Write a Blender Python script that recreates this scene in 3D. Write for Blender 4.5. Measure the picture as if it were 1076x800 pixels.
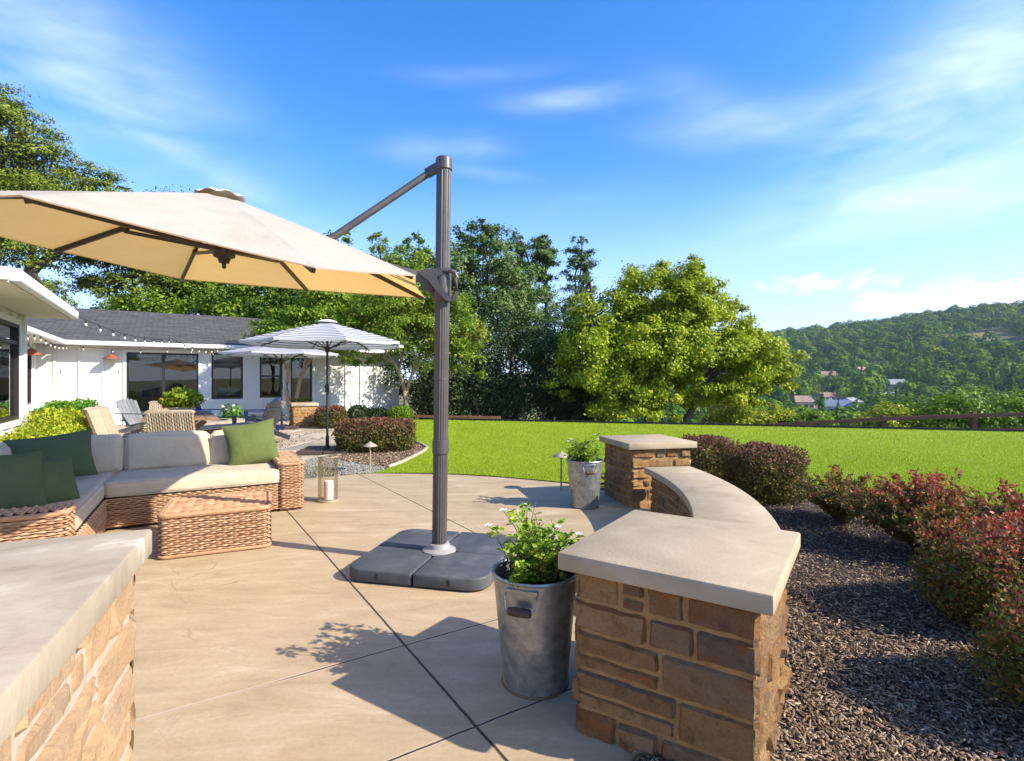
import bpy, bmesh, math, random
import numpy as np
from mathutils import Vector, Matrix, noise as mnoise

for o in list(bpy.data.objects):
    bpy.data.objects.remove(o)
SC = bpy.context.scene
COL = SC.collection
R = math.radians
rng = np.random.default_rng(7)
random.seed(7)

# ------------------------------------------------------------------ camera
CAM_H = 1.35
cam = bpy.data.objects.new('camera', bpy.data.cameras.new('camera'))
COL.objects.link(cam)
cam.location = (0, 0, CAM_H)
cam.rotation_euler = (R(90), 0, 0)
cam.data.sensor_fit = 'HORIZONTAL'
cam.data.sensor_width = 36
cam.data.lens = 36 * 560 / 1076
cam.data.clip_start = 0.05
cam.data.clip_end = 8000
SC.camera = cam

# ------------------------------------------------------------------ light
SUN_EL, SUN_AZ = 33.5, -18.0          # azimuth counted from +X towards +Y
sdir = Vector((math.cos(R(SUN_EL)) * math.cos(R(SUN_AZ)), math.cos(R(SUN_EL)) * math.sin(R(SUN_AZ)), math.sin(R(SUN_EL))))
sun = bpy.data.objects.new('sun', bpy.data.lights.new('sun', 'SUN'))
COL.objects.link(sun)
sun.data.energy = 4.7
sun.data.angle = R(0.5)
sun.data.color = (1.0, 0.925, 0.785)
sun.rotation_euler = sdir.to_track_quat('Z', 'Y').to_euler()
sun.location = (20, -5, 20)

world = bpy.data.worlds.new('World')
SC.world = world
world.use_nodes = True


class NT:
    """small helper to write node trees"""
    def __init__(self, tree):
        self.t = tree
        self.n = tree.nodes
        self.l = tree.links

    def new(self, kind, **kw):
        n = self.n.new(kind)
        for k, v in kw.items():
            setattr(n, k, v)
        return n

    def link(self, a, b):
        self.l.new(a, b)

    def setin(self, sock, v):
        if isinstance(v, bpy.types.NodeSocket):
            self.l.new(v, sock)
        else:
            sock.default_value = v

    def math(self, op, a, b=None, clamp=False):
        n = self.new('ShaderNodeMath', operation=op, use_clamp=clamp)
        self.setin(n.inputs[0], a)
        if b is not None:
            self.setin(n.inputs[1], b)
        return n.outputs[0]

    def vmath(self, op, a, b=None):
        n = self.new('ShaderNodeVectorMath', operation=op)
        self.setin(n.inputs[0], a)
        if b is not None:
            self.setin(n.inputs[1], b)
        return n

    def mix(self, fac, a, b, blend='MIX'):
        n = self.new('ShaderNodeMix', data_type='RGBA', blend_type=blend)
        self.setin(n.inputs[0], fac)
        self.setin(n.inputs[6], a)
        self.setin(n.inputs[7], b)
        return n.outputs[2]

    def noise(self, vec, scale, detail=4, rough=0.55, dist=0.0):
        n = self.new('ShaderNodeTexNoise')
        self.setin(n.inputs['Vector'], vec)
        n.inputs['Scale'].default_value = scale
        n.inputs['Detail'].default_value = detail
        n.inputs['Roughness'].default_value = rough
        n.inputs['Distortion'].default_value = dist
        return n.outputs['Fac']

    def ramp(self, fac, stops, interp='LINEAR'):
        n = self.new('ShaderNodeValToRGB')
        n.color_ramp.interpolation = interp
        el = n.color_ramp.elements
        while len(el) > 1:
            el.remove(el[-1])
        el[0].position = stops[0][0]
        el[0].color = tuple(stops[0][1]) + (1,)
        for p, c in stops[1:]:
            e = el.new(p)
            e.color = tuple(c) + (1,)
        self.setin(n.inputs[0], fac)
        return n.outputs[0]

    def mapr(self, v, a, b, c=0.0, d=1.0, smooth=False):
        n = self.new('ShaderNodeMapRange')
        if smooth:
            n.interpolation_type = 'SMOOTHSTEP'
        self.setin(n.inputs[0], v)
        n.inputs[1].default_value = a
        n.inputs[2].default_value = b
        n.inputs[3].default_value = c
        n.inputs[4].default_value = d
        return n.outputs[0]


def build_world():
    w = NT(world.node_tree)
    w.n.clear()
    out = w.new('ShaderNodeOutputWorld')
    bg = w.new('ShaderNodeBackground')
    sky = w.new('ShaderNodeTexSky', sky_type='NISHITA')
    sky.sun_disc = False
    sky.sun_elevation = R(SUN_EL)
    sky.sun_rotation = R(90 - SUN_AZ)
    sky.altitude = 100
    sky.air_density = 1.0
    sky.dust_density = 0.6
    sky.ozone_density = 3.5
    hs = w.new('ShaderNodeHueSaturation')
    hs.inputs['Saturation'].default_value = 1.32
    hs.inputs['Hue'].default_value = 0.509
    hs.inputs['Value'].default_value = 1.62
    w.link(sky.outputs[0], hs.inputs['Color'])
    geo = w.new('ShaderNodeTexCoord')
    d = geo.outputs['Generated']
    sp = w.new('ShaderNodeSeparateXYZ')
    w.link(d, sp.inputs[0])
    az = w.math('ARCTAN2', sp.outputs[0], sp.outputs[1])
    el = w.math('ARCSINE', sp.outputs[2])
    # stretched noise for wisps, rounder noise for the low cumulus
    cmb = w.new('ShaderNodeCombineXYZ')
    w.setin(cmb.inputs[0], az)
    w.setin(cmb.inputs[1], el)
    mp = w.new('ShaderNodeMapping')
    mp.inputs['Rotation'].default_value = (0, 0, R(-12))
    mp.inputs['Scale'].default_value = (1.0, 3.2, 1)
    w.link(cmb.outputs[0], mp.inputs[0])
    wisp = w.noise(mp.outputs[0], 3.6, 6, 0.5, 0.6)
    wisp2 = w.noise(mp.outputs[0], 11, 4, 0.5, 0.4)
    mp2 = w.new('ShaderNodeMapping')
    mp2.inputs['Scale'].default_value = (1.0, 1.9, 1)
    w.link(cmb.outputs[0], mp2.inputs[0])
    puff = w.noise(mp2.outputs[0], 14, 7, 0.58, 0.2)

    def blob(px, py, sx, sy, rot, amp):
        x, y = (px - 538) / 560, (400 - py) / 560
        a0 = math.atan2(x, 1)
        e0 = math.asin(y / math.sqrt(1 + x * x + y * y))
        da = w.math('SUBTRACT', az, a0)
        de = w.math('SUBTRACT', el, e0)
        c, s = math.cos(R(rot)), math.sin(R(rot))
        u = w.math('ADD', w.math('MULTIPLY', da, c), w.math('MULTIPLY', de, s))
        v = w.math('SUBTRACT', w.math('MULTIPLY', de, c), w.math('MULTIPLY', da, s))
        u = w.math('POWER', w.math('ABSOLUTE', w.math('DIVIDE', u, sx / 560)), 2.0)
        v = w.math('POWER', w.math('ABSOLUTE', w.math('DIVIDE', v, sy / 560)), 2.0)
        g = w.math('EXPONENT', w.math('MULTIPLY', w.math('ADD', u, v), -1.0))
        return w.math('MULTIPLY', g, amp)

    def total(lst):
        s = lst[0]
        for x in lst[1:]:
            s = w.math('ADD', s, x)
        return s
    W = total([blob(597, 105, 60, 9, 2, 0.85), blob(470, 156, 60, 12, 4, 0.55), blob(505, 182, 45, 6, -5, 0.4), blob(520, 78, 90, 8, 3, 0.25),
               blob(800, 132, 85, 17, -4, 0.75), blob(985, 100, 110, 34, 24, 0.8), blob(1010, 178, 150, 20, 12, 0.9),
               blob(1060, 205, 90, 22, 4, 0.55), blob(1030, 60, 60, 60, 60, 0.42), blob(960, 238, 60, 8, 3, 0.4), blob(730, 98, 50, 16, -20, 0.3),
               blob(90, 95, 110, 55, -25, 0.55), blob(60, 40, 140, 40, -10, 0.3), blob(200, 165, 120, 12, -22, 0.35), blob(560, 215, 120, 14, 5, 0.12)])
    nz = w.math('ADD', w.math('MULTIPLY', w.mapr(wisp, 0.28, 0.68, 0, 1), 0.75), w.math('MULTIPLY', w.mapr(wisp2, 0.3, 0.75, 0, 1), 0.35))
    wm = w.math('MULTIPLY', w.math('MULTIPLY', W, nz), 0.5)
    P = total([blob(855, 299, 75, 13, 2, 0.95), blob(1030, 316, 70, 12, 2, 0.9), blob(930, 322, 70, 9, 0, 0.5), blob(1180, 300, 100, 30, 2, 0.7)])
    pm = w.mapr(w.math('ADD', P, w.math('MULTIPLY', w.math('SUBTRACT', puff, 0.5), 3.2)), 0.42, 1.3, 0, 0.62, True)
    pm = w.math('MULTIPLY', pm, w.mapr(P, 0.04, 0.3, 0, 1))
    cm = w.math('MAXIMUM', wm, pm, True)
    cm = w.math('MINIMUM', cm, 0.9)
    # pale belt of moist air above the horizon
    belt = w.mapr(el, -0.02, 0.40, 0.72, 0.0, True)
    col = w.mix(belt, hs.outputs[0], (4.8, 6.0, 8.9, 1))
    col = w.mix(cm, col, (7.4, 7.9, 8.6, 1))
    w.link(col, bg.inputs['Color'])
    bg.inputs['Strength'].default_value = 0.102
    w.link(bg.outputs[0], out.inputs[0])


build_world()
SC.view_settings.view_transform = 'Standard'
SC.view_settings.look = 'None'
SC.view_settings.exposure = 1.0
SC.view_settings.gamma = 1.0
SC.view_settings.use_curve_mapping = False
SC.cycles.max_bounces = 7
SC.cycles.transparent_max_bounces = 12
SC.cycles.diffuse_bounces = 3
SC.cycles.use_denoising = True
SC.cycles.sample_clamp_indirect = 6.0

# ------------------------------------------------------------------ materials
MATS = {}


def new_mat(name):
    m = bpy.data.materials.new(name)
    m.use_nodes = True
    t = NT(m.node_tree)
    t.n.clear()
    out = t.new('ShaderNodeOutputMaterial')
    MATS[name] = m
    return m, t, out


def principled(t, col, rough=0.6, metal=0.0, spec=0.4):
    b = t.new('ShaderNodeBsdfPrincipled')
    t.setin(b.inputs['Base Color'], col if isinstance(col, bpy.types.NodeSocket) else tuple(col) + (1,))
    t.setin(b.inputs['Roughness'], rough)
    b.inputs['Metallic'].default_value = metal
    b.inputs['Specular IOR Level'].default_value = spec
    return b


def bump(t, b, height, dist=0.01, strength=1.0):
    n = t.new('ShaderNodeBump')
    n.inputs['Distance'].default_value = dist
    n.inputs['Strength'].default_value = strength
    t.link(height, n.inputs['Height'])
    t.link(n.outputs[0], b.inputs['Normal'])


def mat_noise(name, stops, scale=4, rough=0.7, metal=0.0, bscale=40, bdist=0.003, spec=0.4, stretch=(1, 1, 1), dist=0.0, island=0.0, detail=6):
    """noise-coloured surface with a fine bump; island: share of a per-piece random shade"""
    m, t, out = new_mat(name)
    tc = t.new('ShaderNodeTexCoord')
    mp = t.new('ShaderNodeMapping')
    mp.inputs['Scale'].default_value = stretch
    t.link(tc.outputs['Object'], mp.inputs[0])
    f = t.noise(mp.outputs[0], scale, detail, 0.6, dist)
    f = t.mapr(f, 0.28, 0.72)
    if island:
        g = t.new('ShaderNodeNewGeometry')
        f = t.math('ADD', t.math('MULTIPLY', f, 1 - island), t.math('MULTIPLY', g.outputs['Random Per Island'], island))
    c = t.ramp(f, stops)
    b = principled(t, c, rough, metal, spec)
    if bdist:
        bump(t, b, t.noise(mp.outputs[0], bscale, 5, 0.6), bdist)
    t.link(b.outputs[0], out.inputs[0])
    return m


def mat_leaf(name, stops, trans=0.35, tcol=None, rough=0.5, ztop=None, big=0.35, bigscale=0.6, spec=0.2):
    """foliage: colour per leaf and per branch region, thin translucent blades; ztop=(z0,z1,stops) other leaf colours on the young top shoots"""
    m, t, out = new_mat(name)
    g = t.new('ShaderNodeNewGeometry')
    tc = t.new('ShaderNodeTexCoord')
    f = g.outputs['Random Per Island']
    nb = t.mapr(t.noise(tc.outputs['Object'], bigscale, 3, 0.6), 0.3, 0.7)
    f = t.math('ADD', t.math('MULTIPLY', f, 1 - big), t.math('MULTIPLY', nb, big))
    c = t.ramp(f, stops)
    if ztop:
        sp = t.new('ShaderNodeSeparateXYZ')
        t.link(tc.outputs['Object'], sp.inputs[0])
        z = t.math('ADD', sp.outputs[2], t.math('MULTIPLY', t.math('SUBTRACT', g.outputs['Random Per Island'], 0.5), (ztop[1] - ztop[0]) * 1.2))
        k = t.mapr(z, ztop[0], ztop[1])
        c = t.mix(k, c, t.ramp(t.math('FRACT', t.math('MULTIPLY', g.outputs['Random Per Island'], 7.3)), ztop[2]))
    b = principled(t, c, rough, 0, spec)
    tr = t.new('ShaderNodeBsdfTranslucent')
    if tcol:
        t.link(t.mix(1.0, c, tuple(tcol) + (1,), 'MULTIPLY'), tr.inputs[0])
    else:
        t.link(c, tr.inputs[0])
    mx = t.new('ShaderNodeMixShader')
    mx.inputs[0].default_value = trans
    t.link(b.outputs[0], mx.inputs[1])
    t.link(tr.outputs[0], mx.inputs[2])
    t.link(mx.outputs[0], out.inputs[0])
    return m


def mat_plain(name, col, rough=0.5, metal=0.0, spec=0.4):
    m, t, out = new_mat(name)
    tc = t.new('ShaderNodeTexCoord')
    f = t.mapr(t.noise(tc.outputs['Object'], 9, 5, 0.6), 0.3, 0.7)
    c = t.mix(f, tuple(x * 0.88 for x in col) + (1,), tuple(min(1, x * 1.1) for x in col) + (1,))
    r = t.mapr(f, 0, 1, max(0.02, rough - 0.06), rough + 0.06)
    b = principled(t, c, r, metal, spec)
    t.link(b.outputs[0], out.inputs[0])
    return m


def mat_fabric(name, col, trans=0.0, tcol=None, weave=900, rough=0.9):
    m, t, out = new_mat(name)
    tc = t.new('ShaderNodeTexCoord')
    f = t.mapr(t.noise(tc.outputs['Object'], 5, 5, 0.6), 0.3, 0.7)
    c = t.mix(f, tuple(x * 0.9 for x in col) + (1,), tuple(min(1, x * 1.06) for x in col) + (1,))
    b = principled(t, c, rough, 0, 0.15)
    h = t.math('ADD', t.math('MULTIPLY', t.noise(tc.outputs['Object'], 7, 3, 0.5), 1.0), t.math('MULTIPLY', t.noise(tc.outputs['Object'], 260, 2, 0.5), 0.05))
    bump(t, b, h, 0.03, 0.55)
    if trans:
        tr = t.new('ShaderNodeBsdfTranslucent')
        tr.inputs[0].default_value = tuple(tcol or col) + (1,)
        mx = t.new('ShaderNodeMixShader')
        mx.inputs[0].default_value = trans
        t.link(b.outputs[0], mx.inputs[1])
        t.link(tr.outputs[0], mx.inputs[2])
        t.link(mx.outputs[0], out.inputs[0])
    else:
        t.link(b.outputs[0], out.inputs[0])
    return m


HA = 32.5                                             # the house, the joints and the terrace share one direction
HU = Vector((math.cos(R(HA)), math.sin(R(HA)), 0))
HV = Vector((-math.sin(R(HA)), math.cos(R(HA)), 0))


def mat_patio():
    m, t, out = new_mat('patio_concrete')
    tc = t.new('ShaderNodeTexCoord')
    p = tc.outputs['Object']
    mp = t.new('ShaderNodeMapping')
    mp.inputs['Rotation'].default_value = (0, 0, R(-18))
    mp.inputs['Scale'].default_value = (1.0, 3.6, 1)
    t.link(p, mp.inputs[0])
    big = t.mapr(t.noise(p, 0.9, 5, 0.62, 0.4), 0.3, 0.7)
    swp = t.mapr(t.noise(mp.outputs[0], 1.6, 8, 0.66, 0.7), 0.34, 0.7)
    fine = t.mapr(t.noise(p, 46, 5, 0.7), 0.25, 0.75)
    c = t.ramp(swp, [(0, (0.36, 0.262, 0.145)), (0.35, (0.44, 0.326, 0.187)), (0.65, (0.485, 0.37, 0.22)), (0.85, (0.54, 0.425, 0.27)), (1, (0.61, 0.50, 0.345))])
    c = t.mix(t.math('MULTIPLY', big, 0.45), c, (0.42, 0.32, 0.21, 1))
    blot = t.mapr(t.noise(p, 2.3, 6, 0.7, 1.2), 0.56, 0.72)
    c = t.mix(t.math('MULTIPLY', blot, 0.38), c, (0.23, 0.165, 0.108, 1))
    c = t.mix(t.math('MULTIPLY', t.math('SUBTRACT', 1.0, fine), 0.3), c, (0.20, 0.142, 0.09, 1))
    speck = t.mapr(t.noise(p, 120, 3, 0.6), 0.66, 0.74)
    c = t.mix(t.math('MULTIPLY', speck, 0.6), c, (0.10, 0.07, 0.045, 1))
    vor = t.new('ShaderNodeTexVoronoi', feature='DISTANCE_TO_EDGE')
    vm = t.vmath('ADD', p, (0, 0, 0))
    wn = t.new('ShaderNodeTexNoise')
    wn.inputs['Scale'].default_value = 1.3
    wn.inputs['Detail'].default_value = 6
    t.link(p, wn.inputs['Vector'])
    t.link(wn.outputs['Color'], vm.inputs[1])
    t.link(vm.outputs[0], vor.inputs['Vector'])
    vor.inputs['Scale'].default_value = 0.42
    crack = t.math('MULTIPLY', t.mapr(vor.outputs['Distance'], 0.0008, 0.0022, 1, 0), t.mapr(t.noise(p, 0.7, 3, 0.5), 0.5, 0.58))
    c = t.mix(t.math('MULTIPLY', crack, 0.5), c, (0.14, 0.10, 0.065, 1))
    sp = t.new('ShaderNodeSeparateXYZ')
    t.link(p, sp.inputs[0])

    def coord(d):
        return t.math('ADD', t.math('MULTIPLY', sp.outputs[0], d.x), t.math('MULTIPLY', sp.outputs[1], d.y))
    cu, cv = coord(HU), coord(HV)
    wob = t.math('MULTIPLY', t.math('SUBTRACT', t.noise(p, 9, 3, 0.6), 0.5), 0.006)

    def line(co, c0, w):
        dd = t.math('ABSOLUTE', t.math('ADD', t.math('SUBTRACT', co, c0), wob))
        return t.mapr(dd, w, w * 1.7, 1, 0)
    g = None
    for co, c0, wd in ((cu, 1.0, 0.0042), (cu, 2.26, 0.0042)):
        x = line(co, c0, wd)
        g = x if g is None else t.math('MAXIMUM', g, x)
    right = t.mapr(cu, 0.35, 0.55, 0.12, 1)
    cross = t.math('MAXIMUM', line(cv, 1.83, 0.0034), line(cv, 2.585, 0.0034))
    far = line(cv, 5.05, 0.005)
    cross = t.math('MULTIPLY', cross, right)
    g = t.math('MAXIMUM', g, t.math('MAXIMUM', cross, t.math('MULTIPLY', far, 0.0)))
    pale = t.math('MAXIMUM', line(cv, 2.585, 0.009), t.math('MAXIMUM', line(cv, 1.83, 0.009), line(cv, 4.35, 0.008)))
    c = t.mix(t.math('MULTIPLY', pale, 0.42), c, (0.52, 0.43, 0.31, 1))
    c = t.mix(t.math('MULTIPLY', g, 0.95), c, (0.035, 0.028, 0.02, 1))
    b = principled(t, c, t.mapr(swp, 0, 1, 0.55, 0.75), 0, 0.35)
    h = t.math('SUBTRACT', t.math('ADD', t.math('MULTIPLY', swp, 0.35), t.math('MULTIPLY', fine, 0.12)), t.math('MULTIPLY', g, 1.6))
    bump(t, b, h, 0.006, 0.8)
    t.link(b.outputs[0], out.inputs[0])
    return m


def mat_stone(name='ledge_stone', pale=0.0, relief=0.013):
    m, t, out = new_mat(name)
    g = t.new('ShaderNodeNewGeometry')
    tc = t.new('ShaderNodeTexCoord')
    p = tc.outputs['Object']
    r = g.outputs['Random Per Island']
    base = t.ramp(r, [(0.0, (0.44, 0.235, 0.085)), (0.12, (0.56, 0.345, 0.15)), (0.22, (0.30, 0.135, 0.05)), (0.32, (0.47, 0.28, 0.115)), (0.42, (0.24, 0.15, 0.095)),
                      (0.5, (0.60, 0.41, 0.21)), (0.6, (0.42, 0.165, 0.05)), (0.7, (0.22, 0.125, 0.07)), (0.79, (0.52, 0.32, 0.14)), (0.87, (0.15, 0.118, 0.10)), (0.93, (0.40, 0.24, 0.12))])
    off = t.vmath('ADD', p, (0, 0, 0))
    cmb = t.new('ShaderNodeCombineXYZ')
    t.link(t.math('MULTIPLY', r, 37.0), cmb.inputs[0])
    t.link(cmb.outputs[0], off.inputs[1])
    n1 = t.mapr(t.noise(off.outputs[0], 17, 8, 0.7, 0.15), 0.34, 0.66)
    n2 = t.mapr(t.noise(off.outputs[0], 8, 6, 0.65, 0.2), 0.5, 0.66)
    n3 = t.mapr(t.noise(off.outputs[0], 85, 6, 0.75), 0.3, 0.7)
    c = t.mix(t.math('MULTIPLY', n1, 0.36), base, (0.60, 0.36, 0.145, 1))
    c = t.mix(t.math('MULTIPLY', n2, 0.7), c, (0.42, 0.14, 0.035, 1))
    n4 = t.mapr(t.noise(off.outputs[0], 11, 7, 0.72, 0.25), 0.54, 0.66)
    c = t.mix(t.math('MULTIPLY', n4, 0.6), c, (0.095, 0.06, 0.04, 1))
    c = t.mix(t.math('MULTIPLY', n3, 0.42), c, (0.15, 0.082, 0.036, 1))
    if pale:
        c = t.mix(pale, c, (0.60, 0.44, 0.29, 1))
    b = principled(t, c, 0.85, 0, 0.2)
    bump(t, b, t.math('ADD', n1, t.math('MULTIPLY', n3, 0.7)), relief, 1.0)
    t.link(b.outputs[0], out.inputs[0])
    return m


def mat_stripes():
    m, t, out = new_mat('striped_fabric')
    uv = t.new('ShaderNodeUVMap')
    sp = t.new('ShaderNodeSeparateXYZ')
    t.link(uv.outputs[0], sp.inputs[0])
    f = t.math('FRACT', t.math('MULTIPLY', sp.outputs[1], 11.0))
    k = t.mapr(t.math('ABSOLUTE', t.math('SUBTRACT', f, 0.5)), 0.16, 0.20, 1, 0)
    c = t.mix(k, (0.62, 0.62, 0.63, 1), (0.12, 0.13, 0.16, 1))
    b = principled(t, c, 0.9, 0, 0.15)
    tr = t.new('ShaderNodeBsdfTranslucent')
    t.link(c, tr.inputs[0])
    mx = t.new('ShaderNodeMixShader')
    mx.inputs[0].default_value = 0.3
    t.link(b.outputs[0], mx.inputs[1])
    t.link(tr.outputs[0], mx.inputs[2])
    t.link(mx.outputs[0], out.inputs[0])
    return m


def mat_glass(name, tint, refl=1.0):
    m, t, out = new_mat(name)
    tr = t.new('ShaderNodeBsdfTransparent')
    tr.inputs[0].default_value = tuple(tint) + (1,)
    gl = t.new('ShaderNodeBsdfGlossy')
    gl.inputs['Roughness'].default_value = 0.015
    fr = t.new('ShaderNodeFresnel')
    fr.inputs[0].default_value = 1.52
    mx = t.new('ShaderNodeMixShader')
    t.link(t.math('MULTIPLY', fr.outputs[0], refl, True), mx.inputs[0])
    t.link(tr.outputs[0], mx.inputs[1])
    t.link(gl.outputs[0], mx.inputs[2])
    t.link(mx.outputs[0], out.inputs[0])
    return m


def mat_lawn():
    m, t, out = new_mat('lawn_turf')
    tc = t.new('ShaderNodeTexCoord')
    p = tc.outputs['Object']
    n1 = t.mapr(t.noise(p, 0.7, 5, 0.6), 0.3, 0.7)
    n2 = t.mapr(t.noise(p, 24, 6, 0.7), 0.3, 0.7)
    c = t.mix(n1, (0.24, 0.335, 0.014, 1), (0.33, 0.41, 0.02, 1))
    c = t.mix(t.math('MULTIPLY', n2, 0.45), c, (0.17, 0.25, 0.012, 1))
    b = principled(t, c, 0.75, 0, 0.15)
    bump(t, b, n2, 0.03, 0.8)
    t.link(b.outputs[0], out.inputs[0])
    return m


def mat_ground():
    m, t, out = new_mat('terrain_soil')
    tc = t.new('ShaderNodeTexCoord')
    p = tc.outputs['Object']
    n1 = t.mapr(t.noise(p, 0.02, 6, 0.65), 0.35, 0.65)
    n2 = t.mapr(t.noise(p, 1.7, 6, 0.7), 0.3, 0.7)
    c = t.mix(n1, (0.07, 0.11, 0.02, 1), (0.36, 0.28, 0.11, 1))
    c = t.mix(t.math('MULTIPLY', n2, 0.5), c, (0.07, 0.06, 0.03, 1))
    b = principled(t, c, 0.9, 0, 0.1)
    t.link(b.outputs[0], out.inputs[0])
    return m


def mat_shingle():
    m, t, out = new_mat('roof_shingle')
    tc = t.new('ShaderNodeTexCoord')
    br = t.new('ShaderNodeTexBrick')
    mp = t.new('ShaderNodeMapping')
    t.link(tc.outputs['UV'], mp.inputs[0])
    t.link(mp.outputs[0], br.inputs[0])
    br.inputs['Scale'].default_value = 1
    br.inputs['Mortar Size'].default_value = 0.012
    br.inputs['Brick Width'].default_value = 0.32
    br.inputs['Row Height'].default_value = 0.15
    br.inputs['Color1'].default_value = (0.105, 0.098, 0.092, 1)
    br.inputs['Color2'].default_value = (0.045, 0.043, 0.045, 1)
    br.inputs['Mortar'].default_value = (0.015, 0.015, 0.016, 1)
    n = t.mapr(t.noise(tc.outputs['Object'], 7, 5, 0.7), 0.3, 0.7)
    c = t.mix(t.math('MULTIPLY', n, 0.5), br.outputs['Color'], (0.12, 0.115, 0.11, 1))
    b = principled(t, c, 0.85, 0, 0.25)
    bump(t, b, br.outputs['Fac'], 0.01, -0.6)
    t.link(b.outputs[0], out.inputs[0])
    return m


M_PATIO = mat_patio()
M_STONE = mat_stone()
M_STONEP = mat_stone('pale_ledge_stone', 0.42, 0.004)
M_MORTARP = mat_noise('pale_mortar', [(0, (0.36, 0.285, 0.21)), (1, (0.50, 0.42, 0.33))], 30, 0.9, bscale=90, bdist=0.003)
M_MORTAR = mat_noise('mortar', [(0, (0.26, 0.145, 0.055)), (1, (0.40, 0.245, 0.105))], 24, 0.9, bscale=90, bdist=0.004)
M_CAP = mat_noise('cast_concrete', [(0, (0.27, 0.205, 0.128)), (0.35, (0.365, 0.282, 0.178)), (0.7, (0.41, 0.32, 0.205)), (1, (0.48, 0.39, 0.265))], 3.2, 0.75, bscale=70, bdist=0.0016, dist=0.6, detail=9)
M_CAPW = mat_noise('weathered_concrete', [(0, (0.27, 0.21, 0.145)), (0.4, (0.36, 0.29, 0.205)), (0.75, (0.42, 0.35, 0.258)), (1, (0.60, 0.53, 0.43))], 3.4, 0.8, bscale=60, bdist=0.0014, stretch=(1.0, 1.7, 1.0), dist=0.5, detail=9)
M_LAWN = mat_lawn()
M_GROUND = mat_ground()
M_SHINGLE = mat_shingle()
M_STRIPE = mat_stripes()
M_CANOPY = mat_fabric('cream_canopy', (0.53, 0.53, 0.475), 0.42, (0.95, 0.525, 0.125))
M_POLE = mat_plain('bronze_metal', (0.095, 0.085, 0.08), 0.42, 0.3)
M_POLED = mat_plain('dark_metal', (0.035, 0.033, 0.033), 0.45, 0.3)
M_BASE = mat_noise('base_plastic', [(0, (0.048, 0.052, 0.058)), (0.6, (0.075, 0.08, 0.087)), (1, (0.125, 0.125, 0.125))], 5, 0.55, bscale=300, bdist=0.0006, spec=0.35)
M_COLLAR = mat_plain('grey_plastic', (0.30, 0.285, 0.27), 0.55)
M_WICKER = mat_noise('honey_wicker', [(0, (0.25, 0.12, 0.055)), (0.45, (0.38, 0.21, 0.11)), (1, (0.52, 0.335, 0.20))], 30, 0.62, bscale=300, bdist=0.0008, island=0.55)
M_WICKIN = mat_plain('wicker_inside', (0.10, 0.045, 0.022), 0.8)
M_WICK2 = mat_noise('sand_wicker', [(0, (0.24, 0.175, 0.11)), (0.5, (0.35, 0.275, 0.185)), (1, (0.46, 0.38, 0.27))], 30, 0.7, bscale=300, bdist=0.0008, island=0.6)
M_CUSH = mat_fabric('linen_cushion', (0.52, 0.435, 0.31))
M_GREEN = mat_fabric('green_pillow', (0.105, 0.130, 0.042))
M_DGREEN = mat_fabric('dark_green_pillow', (0.075, 0.105, 0.05))
M_WHITEF = mat_fabric('white_fabric', (0.74, 0.72, 0.70))
M_GALV = mat_noise('galvanised_steel', [(0, (0.19, 0.195, 0.18)), (0.4, (0.30, 0.305, 0.28)), (0.7, (0.38, 0.375, 0.34)), (1, (0.50, 0.48, 0.43))], 17, 0.42, 0.75, bscale=45, bdist=0.0015, dist=0.4)
M_WOOD = mat_noise('dark_wood_grip', [(0, (0.035, 0.022, 0.014)), (1, (0.10, 0.065, 0.04))], 12, 0.6, stretch=(1, 1, 6))
M_TABLE = mat_noise('table_wood', [(0, (0.15, 0.08, 0.04)), (1, (0.30, 0.18, 0.095))], 6, 0.55, stretch=(8, 1, 8), bscale=20)
M_SOIL = mat_noise('potting_soil', [(0, (0.02, 0.013, 0.009)), (1, (0.07, 0.045, 0.03))], 30, 0.95, bscale=90, bdist=0.01)
M_CHIP = mat_noise('bark_chip', [(0, (0.042, 0.027, 0.015)), (0.4, (0.14, 0.09, 0.05)), (0.75, (0.30, 0.205, 0.12)), (1, (0.54, 0.41, 0.27))], 25, 0.85, bscale=200, bdist=0.001, island=0.85)
M_MULCH = mat_noise('mulch_soil', [(0, (0.02, 0.014, 0.011)), (1, (0.09, 0.062, 0.045))], 38, 0.95, bscale=60, bdist=0.03)
M_GRAVEL = mat_noise('grey_gravel', [(0, (0.16, 0.15, 0.12)), (0.5, (0.30, 0.28, 0.23)), (1, (0.50, 0.47, 0.41))], 55, 0.9, bscale=70, bdist=0.02, island=0.6)
M_FLAG = mat_noise('flagstone', [(0, (0.30, 0.235, 0.165)), (0.5, (0.41, 0.33, 0.24)), (1, (0.49, 0.41, 0.31))], 2.2, 0.8, bscale=18, bdist=0.01, island=0.35)
M_SIDING = mat_noise('white_siding', [(0, (0.66, 0.65, 0.60)), (1, (0.73, 0.72, 0.67))], 1.2, 0.6, bscale=30, bdist=0.001)
M_TRIM = mat_noise('white_trim', [(0, (0.66, 0.65, 0.63)), (1, (0.73, 0.72, 0.70))], 2, 0.45, bscale=30, bdist=0.0005)
M_SOFFIT = mat_noise('cream_soffit', [(0, (0.68, 0.62, 0.47)), (1, (0.74, 0.68, 0.53))], 2, 0.7, bdist=0)
M_FRAME = mat_plain('black_frame', (0.02, 0.018, 0.017), 0.4)
M_GLASS = mat_glass('window_glass', (0.72, 0.74, 0.70), 1.7)
M_JAR = mat_glass('clear_glass', (0.96, 0.94, 0.90), 0.45)
M_ROOM = mat_noise('room_plaster', [(0, (0.30, 0.25, 0.18)), (1, (0.42, 0.36, 0.27))], 1.0, 0.9, bdist=0)
M_CURTAIN = mat_fabric('sage_curtain', (0.22, 0.42, 0.33))
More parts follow.
